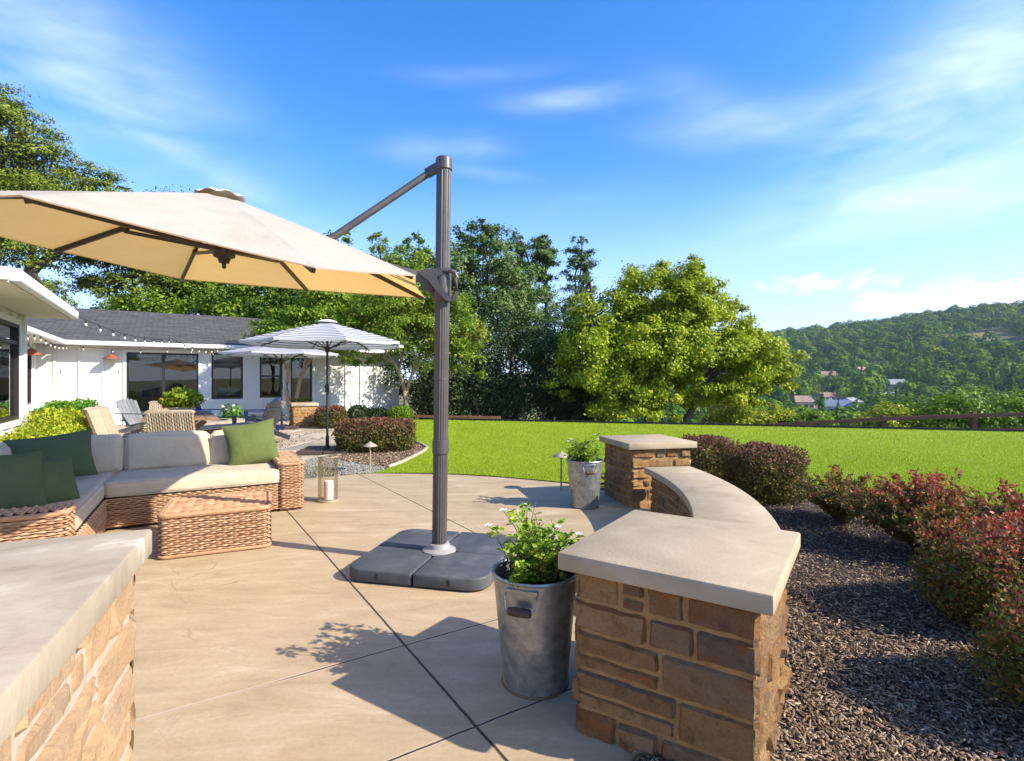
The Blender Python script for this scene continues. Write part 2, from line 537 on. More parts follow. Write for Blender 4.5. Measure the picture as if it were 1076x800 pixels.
M_CURTW = mat_fabric('pale_curtain', (0.55, 0.62, 0.58))
M_COPPER = mat_plain('copper_shade', (0.30, 0.10, 0.07), 0.5, 0.2)
M_GREYW = mat_noise('grey_lumber', [(0, (0.115, 0.12, 0.125)), (1, (0.21, 0.215, 0.22))], 4, 0.6, bscale=60, bdist=0.001, island=0.4)
M_DGREYW = mat_noise('weathered_lumber', [(0, (0.13, 0.115, 0.10)), (1, (0.25, 0.225, 0.195))], 4, 0.65, bscale=60, bdist=0.001, island=0.4)
M_NAVY = mat_noise('navy_lumber', [(0, (0.010, 0.018, 0.055)), (1, (0.022, 0.036, 0.11))], 4, 0.5, bdist=0)
M_BLUE = mat_noise('blue_lumber', [(0, (0.010, 0.028, 0.14)), (1, (0.018, 0.045, 0.22))], 4, 0.5, bdist=0)
M_BULB = mat_plain('frosted_bulb', (0.55, 0.53, 0.48), 0.2)
M_WIRE = mat_plain('black_rubber', (0.012, 0.012, 0.012), 0.6)
M_TAN = mat_plain('aged_brass', (0.34, 0.285, 0.20), 0.55, 0.0)
M_WAX = mat_plain('white_wax', (0.80, 0.77, 0.70), 0.5)
M_FENCE = mat_noise('stained_fence', [(0, (0.075, 0.028, 0.016)), (1, (0.16, 0.065, 0.036))], 5, 0.75, stretch=(1, 1, 6), bscale=40)
M_EDGE = mat_noise('black_edging', [(0, (0.012, 0.012, 0.010)), (1, (0.03, 0.028, 0.022))], 9, 0.8, bdist=0)
M_REDW = mat_noise('redwood_board', [(0, (0.30, 0.115, 0.055)), (1, (0.42, 0.18, 0.09))], 6, 0.8, bscale=40)
M_BARK = mat_noise('tree_bark', [(0, (0.05, 0.036, 0.026)), (0.6, (0.12, 0.09, 0.065)), (1, (0.20, 0.16, 0.12))], 7, 0.9, bscale=22, bdist=0.03, stretch=(1, 1, 0.35))
M_BARKT = mat_noise('myrtle_bark', [(0, (0.27, 0.18, 0.10)), (1, (0.44, 0.32, 0.20))], 6, 0.8, bscale=22, bdist=0.01, stretch=(1, 1, 0.35))
M_STEM = mat_noise('green_stem', [(0, (0.06, 0.07, 0.02)), (1, (0.13, 0.11, 0.045))], 12, 0.8, bdist=0)
M_PETAL = mat_fabric('white_petal', (0.80, 0.78, 0.70), 0.25, (0.8, 0.8, 0.7))
M_PLANTER = mat_plain('pale_planter', (0.52, 0.46, 0.38), 0.7)
M_ROOFS = [mat_noise('tile_brown', [(0, (0.20, 0.13, 0.09)), (1, (0.30, 0.20, 0.14))], 0.5, 0.8, bdist=0),
           mat_noise('roof_grey', [(0, (0.20, 0.20, 0.21)), (1, (0.30, 0.30, 0.31))], 0.5, 0.8, bdist=0),
           mat_noise('roof_blue_grey', [(0, (0.10, 0.13, 0.19)), (1, (0.16, 0.20, 0.28))], 0.5, 0.8, bdist=0)]
M_HWALL = [mat_plain('stucco_cream', (0.50, 0.43, 0.33), 0.8), mat_plain('stucco_white', (0.58, 0.56, 0.52), 0.8), mat_plain('stucco_tan', (0.40, 0.30, 0.21), 0.8)]

L_GRASS = mat_leaf('grass_blade', [(0, (0.2484, 0.351, 0.0151)), (0.5, (0.3024, 0.4104, 0.0194)), (1, (0.3672, 0.4644, 0.0281))], 0.35, big=0.5, bigscale=0.4)
L_BIG = mat_leaf('camphor_leaf', [(0, (0.1056, 0.1653, 0.0072)), (0.4, (0.2534, 0.3249, 0.012)), (0.75, (0.4224, 0.4674, 0.0216)), (1, (0.5491, 0.5472, 0.042))], 0.3, big=0.45, bigscale=0.55)
L_MID = mat_leaf('broad_leaf', [(0, (0.072, 0.138, 0.0096)), (0.5, (0.156, 0.258, 0.0168)), (1, (0.312, 0.402, 0.03))], 0.3, big=0.4, bigscale=0.5)
L_MYRT = mat_leaf('myrtle_leaf', [(0, (0.0805, 0.1552, 0.0092)), (0.5, (0.1667, 0.276, 0.0161)), (0.9, (0.299, 0.3967, 0.0276)), (1, (0.437, 0.184, 0.0345))], 0.34, big=0.3, bigscale=0.8)
L_REDD = mat_leaf('pistache_leaf', [(0, (0.0747, 0.1437, 0.0092)), (0.55, (0.1552, 0.2472, 0.0161)), (0.8, (0.2875, 0.3105, 0.0276)), (1, (0.414, 0.1495, 0.0345))], 0.34, big=0.45, bigscale=0.9)
L_OAK = mat_leaf('oak_leaf', [(0, (0.0504, 0.096, 0.0216)), (0.5, (0.114, 0.18, 0.0408)), (1, (0.24, 0.306, 0.09))], 0.2, big=0.4, bigscale=0.5)
L_PINE = mat_leaf('pine_needle', [(0, (0.0517, 0.0862, 0.0092)), (0.5, (0.138, 0.1898, 0.0184)), (1, (0.322, 0.3565, 0.0403))], 0.2, big=0.4, bigscale=0.6)
L_PINE2 = mat_leaf('grey_pine_needle', [(0, (0.0403, 0.0805, 0.0253)), (0.5, (0.0862, 0.1552, 0.0414)), (1, (0.184, 0.2587, 0.069))], 0.2, big=0.4, bigscale=0.6)
L_DARK = mat_leaf('laurel_leaf', [(0, (0.020, 0.042, 0.013)), (0.6, (0.045, 0.08, 0.024)), (1, (0.10, 0.14, 0.04))], 0.15, big=0.4, bigscale=0.9)
L_YEL = mat_leaf('golden_leaf', [(0, (0.14, 0.20, 0.01)), (0.5, (0.32, 0.38, 0.02)), (1, (0.52, 0.50, 0.04))], 0.35, big=0.3, bigscale=2)
L_GRN = mat_leaf('fresh_leaf', [(0, (0.05, 0.14, 0.01)), (0.5, (0.11, 0.25, 0.02)), (1, (0.20, 0.36, 0.03))], 0.3, big=0.3, bigscale=2)
L_ROSE = mat_leaf('rose_leaf', [(0, (0.117, 0.208, 0.0156)), (0.5, (0.234, 0.364, 0.0286)), (1, (0.429, 0.533, 0.052))], 0.32, big=0.2, bigscale=5)
RED = [(0, (0.22, 0.04, 0.03)), (0.4, (0.42, 0.055, 0.05)), (0.75, (0.62, 0.075, 0.07)), (0.9, (0.58, 0.24, 0.10)), (1, (0.70, 0.34, 0.28))]
L_BARB = mat_leaf('barberry_leaf', [(0, (0.0693, 0.0924, 0.0154)), (0.45, (0.1463, 0.1694, 0.0277)), (0.75, (0.231, 0.154, 0.0462)), (1, (0.4004, 0.308, 0.0616))], 0.3, ztop=(0.34, 0.66, RED), big=0.3, bigscale=4)
L_BARC = mat_leaf('clipped_barberry_leaf', [(0, (0.05, 0.065, 0.015)), (0.5, (0.1187, 0.1187, 0.025)), (0.8, (0.1875, 0.1375, 0.0375)), (1, (0.3125, 0.2125, 0.0625))], 0.3,
                  ztop=(0.36, 0.70, [(0, (0.12, 0.035, 0.028)), (0.5, (0.21, 0.06, 0.05)), (1, (0.30, 0.13, 0.10))]), big=0.3, bigscale=4)
L_PLANT = mat_leaf('sedum_leaf', [(0, (0.09, 0.17, 0.01)), (0.6, (0.22, 0.30, 0.02)), (1, (0.50, 0.40, 0.03))], 0.3, big=0.3, bigscale=4)
L_COVER = mat_leaf('ground_cover_leaf', [(0, (0.08, 0.11, 0.03)), (0.5, (0.16, 0.18, 0.075)), (1, (0.26, 0.25, 0.14))], 0.25, big=0.4, bigscale=2)
L_FAR = mat_leaf('hill_oak_leaf', [(0, (0.0337, 0.0874, 0.011)), (0.5, (0.0914, 0.1693, 0.0177)), (1, (0.2309, 0.3058, 0.0309))], 0.10, rough=0.95, big=0.93, bigscale=0.07, spec=0.0)

# ------------------------------------------------------------------ mesh helpers


def link(o, parent=None):
    COL.objects.link(o)
    if parent is not None:
        o.parent = parent
    return o


def tag(o, label, cat, group=None, kind=None):
    o['label'] = label
    o['category'] = cat
    if group:
        o['group'] = group
    if kind:
        o['kind'] = kind
    return o


def thing(name, label, cat, loc=(0, 0, 0), rz=0.0, group=None):
    o = bpy.data.objects.new(name, None)
    o.empty_display_size = 0.2
    link(o)
    o.location = loc
    o.rotation_euler = (0, 0, R(rz))
    return tag(o, label, cat, group)


def dup(root, loc, rz, label):
    r = root.copy()
    COL.objects.link(r)
    r.location = loc
    r.rotation_euler = (0, 0, R(rz))
    r['label'] = label
    for ch in list(root.children):
        c = ch.copy()
        COL.objects.link(c)
        c.parent = r
        for g in list(ch.children):
            d = g.copy()
            COL.objects.link(d)
            d.parent = c
    return r


def np_mesh(name, V, F, mat, smooth=False, parent=None, loc=None):
    V = np.ascontiguousarray(V, dtype=np.float32)
    F = np.ascontiguousarray(F, dtype=np.int32)
    me = bpy.data.meshes.new(name)
    k = F.shape[1]
    me.vertices.add(len(V))
    me.vertices.foreach_set('co', V.ravel())
    me.loops.add(F.size)
    me.loops.foreach_set('vertex_index', F.ravel())
    me.polygons.add(len(F))
    me.polygons.foreach_set('loop_start', np.arange(0, F.size, k, dtype=np.int32))
    if smooth:
        me.polygons.foreach_set('use_smooth', np.ones(len(F), dtype=bool))
    me.update(calc_edges=True)
    me.materials.append(mat)
    o = bpy.data.objects.new(name, me)
    link(o, parent)
    if loc is not None:
        o.location = loc
    return o


class MB:
    """collects shapes and links them as ONE mesh object"""
    def __init__(self):
        self.v, self.f, self.uv = [], [], {}

    def add(self, vs, fs):
        b = len(self.v)
        self.v.extend([tuple(p) for p in vs])
        self.f.extend([tuple(i + b for i in f) for f in fs])

    def box(self, c, s, rot=None, taper=1.0):
        hx, hy, hz = s[0] / 2, s[1] / 2, s[2] / 2
        vs = []
        for z, k in ((-hz, 1.0), (hz, taper)):
            for x, y in ((-hx, -hy), (hx, -hy), (hx, hy), (-hx, hy)):
                p = Vector((x * k, y * k, z))
                if rot is not None:
                    p = rot @ p
                vs.append(p + Vector(c))
        self.add(vs, [(0, 3, 2, 1), (4, 5, 6, 7), (0, 1, 5, 4), (1, 2, 6, 5), (2, 3, 7, 6), (3, 0, 4, 7)])
        return self

    def bar(self, p0, p1, w, h, up=Vector((0, 0, 1))):
        """rectangular bar between two points, w across, h along up"""
        p0, p1 = Vector(p0), Vector(p1)
        d = (p1 - p0).normalized()
        sx = d.cross(up)
        if sx.length < 1e-4:
            sx = d.cross(Vector((1, 0, 0)))
        sx.normalize()
        sy = sx.cross(d).normalized()
        vs = []
        for p in (p0, p1):
            for a, b in ((-1, -1), (1, -1), (1, 1), (-1, 1)):
                vs.append(p + sx * a * w / 2 + sy * b * h / 2)
        self.add(vs, [(0, 1, 2, 3), (7, 6, 5, 4), (0, 4, 5, 1), (1, 5, 6, 2), (2, 6, 7, 3), (3, 7, 4, 0)])
        return self

    def tube(self, pts, rad, n=8, cap=True):
        pts = [Vector(p) for p in pts]
        if not hasattr(rad, '__len__'):
            rad = [rad] * len(pts)
        rings = []
        up = Vector((0.0132, 0.021, 1.0))
        for i, p in enumerate(pts):
            d = (pts[min(i + 1, len(pts) - 1)] - pts[max(i - 1, 0)])
            if d.length < 1e-7:
                d = Vector((0, 0, 1))
            d.normalize()
            s = d.cross(up)
            if s.length < 0.05:
                s = d.cross(Vector((1, 0, 0)))
            s.normalize()
            q = s.cross(d).normalized()
            rings.append([p + (s * math.cos(2 * math.pi * k / n) + q * math.sin(2 * math.pi * k / n)) * rad[i] for k in range(n)])
        vs = [v for r in rings for v in r]
        fs = []
        for i in range(len(pts) - 1):
            for k in range(n):
                a, b = i * n + k, i * n + (k + 1) % n
                fs.append((a, b, b + n, a + n))
        if cap:
            fs.append(tuple(range(n - 1, -1, -1)))
            fs.append(tuple((len(pts) - 1) * n + k for k in range(n)))
        self.add(vs, fs)
        return self

    def lathe(self, prof, n=32, c=(0, 0, 0), close=False, wob=0.0):
        vs = []
        for i, (r, z) in enumerate(prof):
            for k in range(n):
                a = 2 * math.pi * k / n
                rr = r * (1 + wob * math.sin(a * 3 + 1.0))
                vs.append((c[0] + rr * math.cos(a), c[1] + rr * math.sin(a), c[2] + z))
        fs = []
        m = len(prof)
        for i in range(m - 1 + (1 if close else 0)):
            j = (i + 1) % m
            for k in range(n):
                k2 = (k + 1) % n
                fs.append((i * n + k, i * n + k2, j * n + k2, j * n + k))
        self.add(vs, fs)
        return self

    def prism(self, poly, z0, z1):
        n = len(poly)
        vs = [(x, y, z0) for x, y in poly] + [(x, y, z1) for x, y in poly]
        fs = [tuple(range(n - 1, -1, -1)), tuple(range(n, 2 * n))]
        for i in range(n):
            j = (i + 1) % n
            fs.append((i, j, j + n, i + n))
        self.add(vs, fs)
        return self

    def build(self, name, mat, parent=None, smooth=False, bevel=0.0, loc=None, segs=2):
        me = bpy.data.meshes.new(name)
        me.from_pydata(self.v, [], self.f)
        if bevel:
            bm = bmesh.new()
            bm.from_mesh(me)
            eds = [e for e in bm.edges if len(e.link_faces) == 2 and e.calc_face_angle(0) > 0.5]
            bmesh.ops.bevel(bm, geom=eds, offset=bevel, segments=segs, profile=0.5, affect='EDGES', clamp_overlap=True)
            bm.to_mesh(me)
            bm.free()
        me.materials.append(mat)
        me.update()
        if smooth:
            for p in me.polygons:
                p.use_smooth = True
            try:
                me.set_sharp_from_angle(angle=R(40))
            except Exception:
                pass
        o = bpy.data.objects.new(name, me)
        link(o, parent)
        if loc is not None:
            o.location = loc
        return o


def sheet(name, poly, z, mat, label=None):
    bm = bmesh.new()
    vs = [bm.verts.new((x, y, z)) for x, y in poly]
    f = bm.faces.new(vs)
    if f.normal.z < 0:
        f.normal_flip()
    bm.normal_update()
    bmesh.ops.triangulate(bm, faces=bm.faces[:])
    for f in bm.faces:
        if f.normal.z < 0:
            f.normal_flip()
    me = bpy.data.meshes.new(name)
    bm.to_mesh(me)
    bm.free()
    me.materials.append(mat)
    o = bpy.data.objects.new(name, me)
    link(o)
    o['kind'] = 'structure'
    return o


def smooth_poly(pts, n=6):
    """closed Catmull-Rom through the points"""
    out = []
    m = len(pts)
    for i in range(m):
        p0, p1, p2, p3 = (np.array(pts[(i + k - 1) % m], float) for k in range(4))
        for j in range(n):
            t = j / n
            out.append(tuple(0.5 * ((2 * p1) + (-p0 + p2) * t + (2 * p0 - 5 * p1 + 4 * p2 - p3) * t * t + (-p0 + 3 * p1 - 3 * p2 + p3) * t ** 3)))
    return out


def in_poly(P, poly):
    x, y = P[:, 0], P[:, 1]
    ins = np.zeros(len(P), bool)
    n = len(poly)
    j = n - 1
    for i in range(n):
        xi, yi = poly[i]
        xj, yj = poly[j]
        c = ((yi > y) != (yj > y)) & (x < (xj - xi) * (y - yi) / (yj - yi + 1e-12) + xi)
        ins ^= c
        j = i
    return ins


def unit(a):
    return a / (np.linalg.norm(a, axis=1, keepdims=True) + 1e-9)


def leaf_geo(P, D, N, L, W, fold=False):
    """leaf blades at P pointing along D with face normal about N; L, W scalars or arrays"""
    n = len(P)
    D = unit(D)
    S = unit(np.cross(D, N))
    N = np.cross(S, D)
    L = np.broadcast_to(np.asarray(L, float), (n,))[:, None]
    W = np.broadcast_to(np.asarray(W, float), (n,))[:, None]
    if not fold:
        V = np.stack([P, P + D * L * 0.5 + S * W * 0.5, P + D * L, P + D * L * 0.5 - S * W * 0.5], 1).reshape(-1, 3)
        F = np.arange(4 * n).reshape(n, 4)
        return V, F
    up = N * W * 0.22
    V = np.stack([P, P + D * L * 0.3 + S * W * 0.5 + up, P + D * L * 0.7 + S * W * 0.42 + up, P + D * L - N * L * 0.08,
                  P + D * L * 0.7 - S * W * 0.42 + up, P + D * L * 0.3 - S * W * 0.5 + up], 1).reshape(-1, 3)
    i = (np.arange(n) * 6)[:, None]
    F = np.concatenate([i + np.array([[0, 1, 2, 3]]), i + np.array([[0, 3, 4, 5]])], 0)
    return V, F


def rand_unit(n):
    return unit(rng.normal(size=(n, 3)))


def clump_leaves(blobs, nleaf, L, W, csize=0.32, shell=0.62, droop=0.0, upn=0.5, cl=None, flat=0.7):
    """leaves in clumps spread through ellipsoid blobs [(centre, radii)]"""
    vol = np.array([r[0] * r[1] * r[2] for c, r in blobs]) ** 0.75
    cnt = (nleaf * vol / vol.sum()).astype(int)
    Ps, Os = [], []
    for (c, r), k in zip(blobs, cnt):
        c, r = np.array(c, float), np.array(r, float)
        nc = max(6, int(k / (cl or 45)))
        d = rand_unit(nc)
        d[:, 2] = np.where(d[:, 2] < -0.55, -d[:, 2] * 0.6, d[:, 2])
        rad = (shell + (1 - shell) * rng.random((nc, 1)) ** 0.6)
        rad *= 1 + 0.16 * rng.normal(size=(nc, 1))
        cc = d * rad
        idx = rng.integers(0, nc, k)
        off = rng.normal(size=(k, 3)) * csize * np.array([1, 1, flat]) * (0.6 + 0.7 * rng.random((nc, 1)))[idx] * 0.55
        u = cc[idx] + off
        Ps.append(c + u * r)
        Os.append(d[idx] * 0.9 + off / (csize + 1e-6) * 0.5)
    P = np.concatenate(Ps)
    O = np.concatenate(Os)
    n = len(P)
    N = unit(unit(O) + np.array([0, 0, upn]) + rng.normal(size=(n, 3)) * 0.5)
    D = unit(np.cross(N, rng.normal(size=(n, 3))) + N * 0.15)
    s = 0.65 + 0.7 * rng.random(n)
    return leaf_geo(P, D, N, L * s, W * s)


def limb(mb, p0, p1, r0, r1, sag=0.15, n=6, sides=7):
    p0, p1 = Vector(p0), Vector(p1)
    d = p1 - p0
    side = Vector((random.uniform(-1, 1), random.uniform(-1, 1), random.uniform(-0.3, 0.3))) * d.length * 0.09
    pts = []
    for i in range(n + 1):
        t = i / n
        b = math.sin(t * math.pi)
        pts.append(p0 + d * t + side * b + Vector((0, 0, sag * d.length * (t * (1 - t)))) + Vector((random.uniform(-1, 1), random.uniform(-1, 1), 0)) * d.length * 0.012)
    mb.tube(pts, [r0 + (r1 - r0) * (i / n) ** 0.8 for i in range(n + 1)], sides)
    return pts


def tree(name, label, cat, loc, blobs, nleaf, L, W, lmat, bmat=None, stems=None, r0=0.2, group=None, csize=0.32, shell=0.62, twigs=3, cl=None, upn=0.5, flat=0.7):
    """stems: list of (base, top); each blob hangs on the nearest stem top"""
    root = thing(name, label, cat, loc, 0, group)
    V, F = clump_leaves(blobs, nleaf, L, W, csize, shell, cl=cl, upn=upn, flat=flat)
    np_mesh('crown', V, F, lmat, parent=root)
    mb = MB()
    stems = stems or [((0, 0, -0.3), (0, 0, blobs[0][0][2] * 0.5))]
    tops = []
    for b, tp in stems:
        pts = limb(mb, b, tp, r0, r0 * 0.62, 0.0, 7, 9)
        tops.append((Vector(tp), pts))
    for c, r in blobs:
        c = Vector(c)
        tp, pts = min(tops, key=lambda q: (q[0] - c).length)
        lo = pts[-1 if random.random() < 0.6 else -2]
        lp = limb(mb, lo, c, r0 * 0.5, r0 * 0.14, 0.12)
        for k in range(twigs):
            d = Vector(rand_unit(1)[0])
            d.z = abs(d.z) * 0.7
            e = c + Vector((d.x * r[0], d.y * r[1], d.z * r[2])) * 0.8
            limb(mb, lp[random.choice((2, 3, 4, 5))], e, r0 * 0.17, r0 * 0.04, 0.1, 4, 5)
    mb.build('trunk', bmat or M_BARK, root, True)
    return root


def conifer(name, label, loc, H, rad, z0, nbr, ntuft, L, W, lmat, r0=0.25, group=None, droop=0.15, lean=(0, 0), per=16, profile=None, tuft=0.35, up=0.8):
    root = thing(name, label, 'tree', loc, 0, group)
    mb = MB()
    top = Vector((lean[0], lean[1], H))
    tp = limb(mb, (0, 0, -0.5), top, r0, r0 * 0.15, 0.0, 10, 9)
    C, O = [], []
    for i in range(nbr):
        t = z0 + (1 - z0) * (i + random.random()) / nbr
        p = Vector((lean[0] * t, lean[1] * t, H * t))
        prof = profile(t) if profile else (1 - (t - z0) / (1 - z0)) ** 0.75 + 0.08
        ln = rad * prof * random.uniform(0.65, 1.15)
        a = i * 2.399 + random.uniform(-0.4, 0.4)
        e = p + Vector((math.cos(a) * ln, math.sin(a) * ln, ln * random.uniform(0.0, 0.35) - droop * ln))
        bp = limb(mb, p, e, r0 * 0.28 * (1 - t * 0.6), 0.02, 0.1, 5, 5)
        k = max(3, int(ntuft * prof))
        for q in range(k):
            s = random.uniform(0.35, 1.05) ** 0.7
            f = p.lerp(e, min(s, 1.0)) + Vector((random.gauss(0, 1), random.gauss(0, 1), random.gauss(0, 0.5))) * (0.16 * ln * (0.4 + s * 0.6) + 0.1)
            C.append(tuple(f))
            O.append((math.cos(a) * 0.6, math.sin(a) * 0.6, up))
    C, O = np.array(C), np.array(O)
    idx = np.repeat(np.arange(len(C)), per)
    n = len(idx)
    P = C[idx] + rng.normal(size=(n, 3)) * tuft * 0.5
    D = unit(O[idx] + rng.normal(size=(n, 3)) * 0.75)
    s = 0.6 + 0.8 * rng.random(n)
    V, F = leaf_geo(P, D, rand_unit(n), L * s, W * s)
    np_mesh('crown', V, F, lmat, parent=root)
    mb.build('trunk', M_BARK, root, True)
    return root


def hedge(name, label, cat, loc, size, nleaf, L, lmat, rz=0.0, group=None, rough=0.05, power=4.0, depth=0.16, W=None, stems=24):
    """clipped shrub: leaves through the outer layer of a rounded box, twigs inside"""
    root = thing(name, label, cat, loc, rz, group)
    sx, sy, sz = size[0] / 2, size[1] / 2, size[2]
    d = rand_unit(nleaf)
    k = (np.abs(d) ** power).sum(1, keepdims=True) ** (-1 / power)
    q = d * k
    lump = np.array([mnoise.noise(Vector(p) * 2.3 + Vector(loc)) for p in q[:, :]])
    inner = 1 - depth * rng.random((nleaf, 1)) ** 1.6 * 2.0
    q = q * (inner + (lump * rough * 2.2)[:, None] + rng.normal(size=(nleaf, 1)) * rough * 0.5)
    P = q * np.array([sx, sy, sz * 0.5]) + np.array([0, 0, sz * 0.5])
    P[:, 2] = np.maximum(P[:, 2], 0.02)
    N = unit(d + rng.normal(size=(nleaf, 3)) * 0.65)
    D = unit(np.cross(N, rng.normal(size=(nleaf, 3))) + d * 0.4 + np.array([0, 0, 0.3]))
    s = 0.6 + 0.8 * rng.random(nleaf)
    V, F = leaf_geo(P, D, N, L * s, (W or L * 0.62) * s)
    np_mesh('foliage', V, F, lmat, parent=root)
    mb = MB()
    for i in range(stems):
        a = random.uniform(0, 6.283)
        e = Vector((math.cos(a) * sx * random.uniform(0.3, 0.9), math.sin(a) * sy * random.uniform(0.3, 0.9), sz * random.uniform(0.4, 0.9)))
        limb(mb, (e.x * 0.15, e.y * 0.15, -0.03), e, 0.012, 0.004, 0.1, 4, 5)
    mb.build('stem', M_BARK, root)
    return root


def arching(name, label, cat, loc, rad, H, nst, L, lmat, group=None, per=46, squash=(1, 1), W=None, stiff=0.5, seed=1):
    """loose shrub of arching shoots with small leaves along them"""
    rnd = random.Random(seed)
    root = thing(name, label, cat, loc, 0, group)
    mb = MB()
    P, T = [], []
    for i in range(nst):
        a = rnd.uniform(0, 6.283)
        rr = rad * math.sqrt(rnd.random())
        h = H * (rnd.uniform(0.55, 1.0)) * (1 - 0.35 * (rr / rad) ** 2) * (1.12 if rnd.random() < 0.12 else 1)
        e = Vector((math.cos(a) * rr * squash[0], math.sin(a) * rr * squash[1], h))
        m = Vector((e.x * 0.3, e.y * 0.3, h * (0.55 + stiff * 0.2)))
        pts = []
        for j in range(7):
            t = j / 6
            pts.append(Vector((e.x * 0.08, e.y * 0.08, -0.02)) * (1 - t) ** 2 + m * 2 * t * (1 - t) + e * t * t)
        mb.tube(pts, [0.005 * (1 - 0.75 * j / 6) for j in range(7)], 4, False)
        for q in range(per):
            t = rnd.uniform(0.22, 1.0) ** 0.8 * 6
            j = min(int(t), 5)
            P.append(pts[j].lerp(pts[j + 1], t - j))
            T.append(pts[j + 1] - pts[j])
    P = np.array([tuple(p) for p in P])
    T = unit(np.array([tuple(p) for p in T]))
    n = len(P)
    D = unit(T * 0.6 + rng.normal(size=(n, 3)) * 0.75)
    s = 0.55 + 0.9 * rng.random(n)
    P = P + rng.normal(size=(n, 3)) * 0.012
    V, F = leaf_geo(P, D, unit(rng.normal(size=(n, 3)) * 0.8 + np.array([0, 0, 0.8])), L * s, (W or L * 0.55) * s)
    np_mesh('foliage', V, F, lmat, parent=root)
    mb.build('stem', M_BARK, root)
    return root


def rounded_rect(hx, hy, r, n=6):
    pts = []
    for cx, cy, a0 in ((hx - r, hy - r, 0), (-hx + r, hy - r, 90), (-hx + r, -hy + r, 180), (hx - r, -hy + r, 270)):
        for k in range(n + 1):
            a = R(a0 + 90 * k / n)
            pts.append((cx + r * math.cos(a), cy + r * math.sin(a)))
    return pts


def cushion(name, mat, parent, c, s, r=0.05, puff=0.03, n=20, rot=None, wr=0.0):
    """box cushion with soft edges and domed faces"""
    vs, fs = [], []
    h = Vector((s[0] / 2, s[1] / 2, s[2] / 2))
    idx = {}

    def vert(p):
        k = tuple(round(x, 5) for x in p)
        if k not in idx:
            q = Vector((p[0] * h.x, p[1] * h.y, p[2] * h.z))
            lim = Vector((h.x - r, h.y - r, h.z - min(r, h.z * 0.98)))
            cl = Vector([max(-lim[i], min(lim[i], q[i])) for i in range(3)])
            d = q - cl
            if d.length > 1e-6:
                q = cl + d.normalized() * r
            a, b, e = 1 - p[0] ** 2, 1 - p[1] ** 2, 1 - p[2] ** 2
            q.z += puff * p[2] * (max(a, 0) * max(b, 0)) ** 0.5
            q.y += puff * p[1] * (max(a, 0) * max(e, 0)) ** 0.5
            q.x += puff * 0.5 * p[0] * (max(b, 0) * max(e, 0)) ** 0.5
            if wr:
                q += Vector((0, 0, 1)) * mnoise.noise(q * 6 + Vector(c) * 9) * wr
            if rot is not None:
                q = rot @ q
            idx[k] = len(vs)
            vs.append(q + Vector(c))
        return idx[k]
    g = [-1 + 2 * i / n for i in range(n + 1)]
    g = [math.copysign(abs(x) ** 0.5, x) for x in g]
    for ax in range(3):
        for sg in (-1, 1):
            for i in range(n):
                for j in range(n):
                    q = []
                    for (u, v) in ((g[i], g[j]), (g[i + 1], g[j]), (g[i + 1], g[j + 1]), (g[i], g[j + 1])):
                        p = [0, 0, 0]
                        p[ax] = sg
                        p[(ax + 1) % 3] = u
                        p[(ax + 2) % 3] = v
                        q.append(vert(p))
                    fs.append(tuple(q) if sg > 0 else tuple(reversed(q)))
    mb = MB()
    mb.add(vs, fs)
    return mb.build(name, mat, parent, True)


def pillow_mesh(W, H, T, rot, c, n=18, seed=0, half=None):
    """knife-edge throw pillow; half 1/-1 keeps one face only"""
    mb = MB()
    for sg in ((1, -1) if half is None else (half,)):
        vs, fs = [], []
        for i in range(n + 1):
            for j in range(n + 1):
                x, y = -1 + 2 * i / n, -1 + 2 * j / n
                ex = 1 - 0.09 * (1 - y * y) * abs(x) ** 1.5
                ey = 1 - 0.09 * (1 - x * x) * abs(y) ** 1.5
                th = T / 2 * (max(0, 1 - abs(x) ** 2.6) * max(0, 1 - abs(y) ** 2.6)) ** 0.62
                wr = mnoise.noise(Vector((x * 2.1 + seed, y * 2.1, seed * 1.7))) * 0.012 * (th / (T / 2))
                p = Vector((x * ex * W / 2, sg * (th + wr), y * ey * H / 2))
                vs.append(rot @ p + Vector(c))
        for i in range(n):
            for j in range(n):
                a = i * (n + 1) + j
                q = (a, a + n + 1, a + n + 2, a + 1)
                fs.append(q if sg < 0 else tuple(reversed(q)))
        mb.add(vs, fs)
    return mb


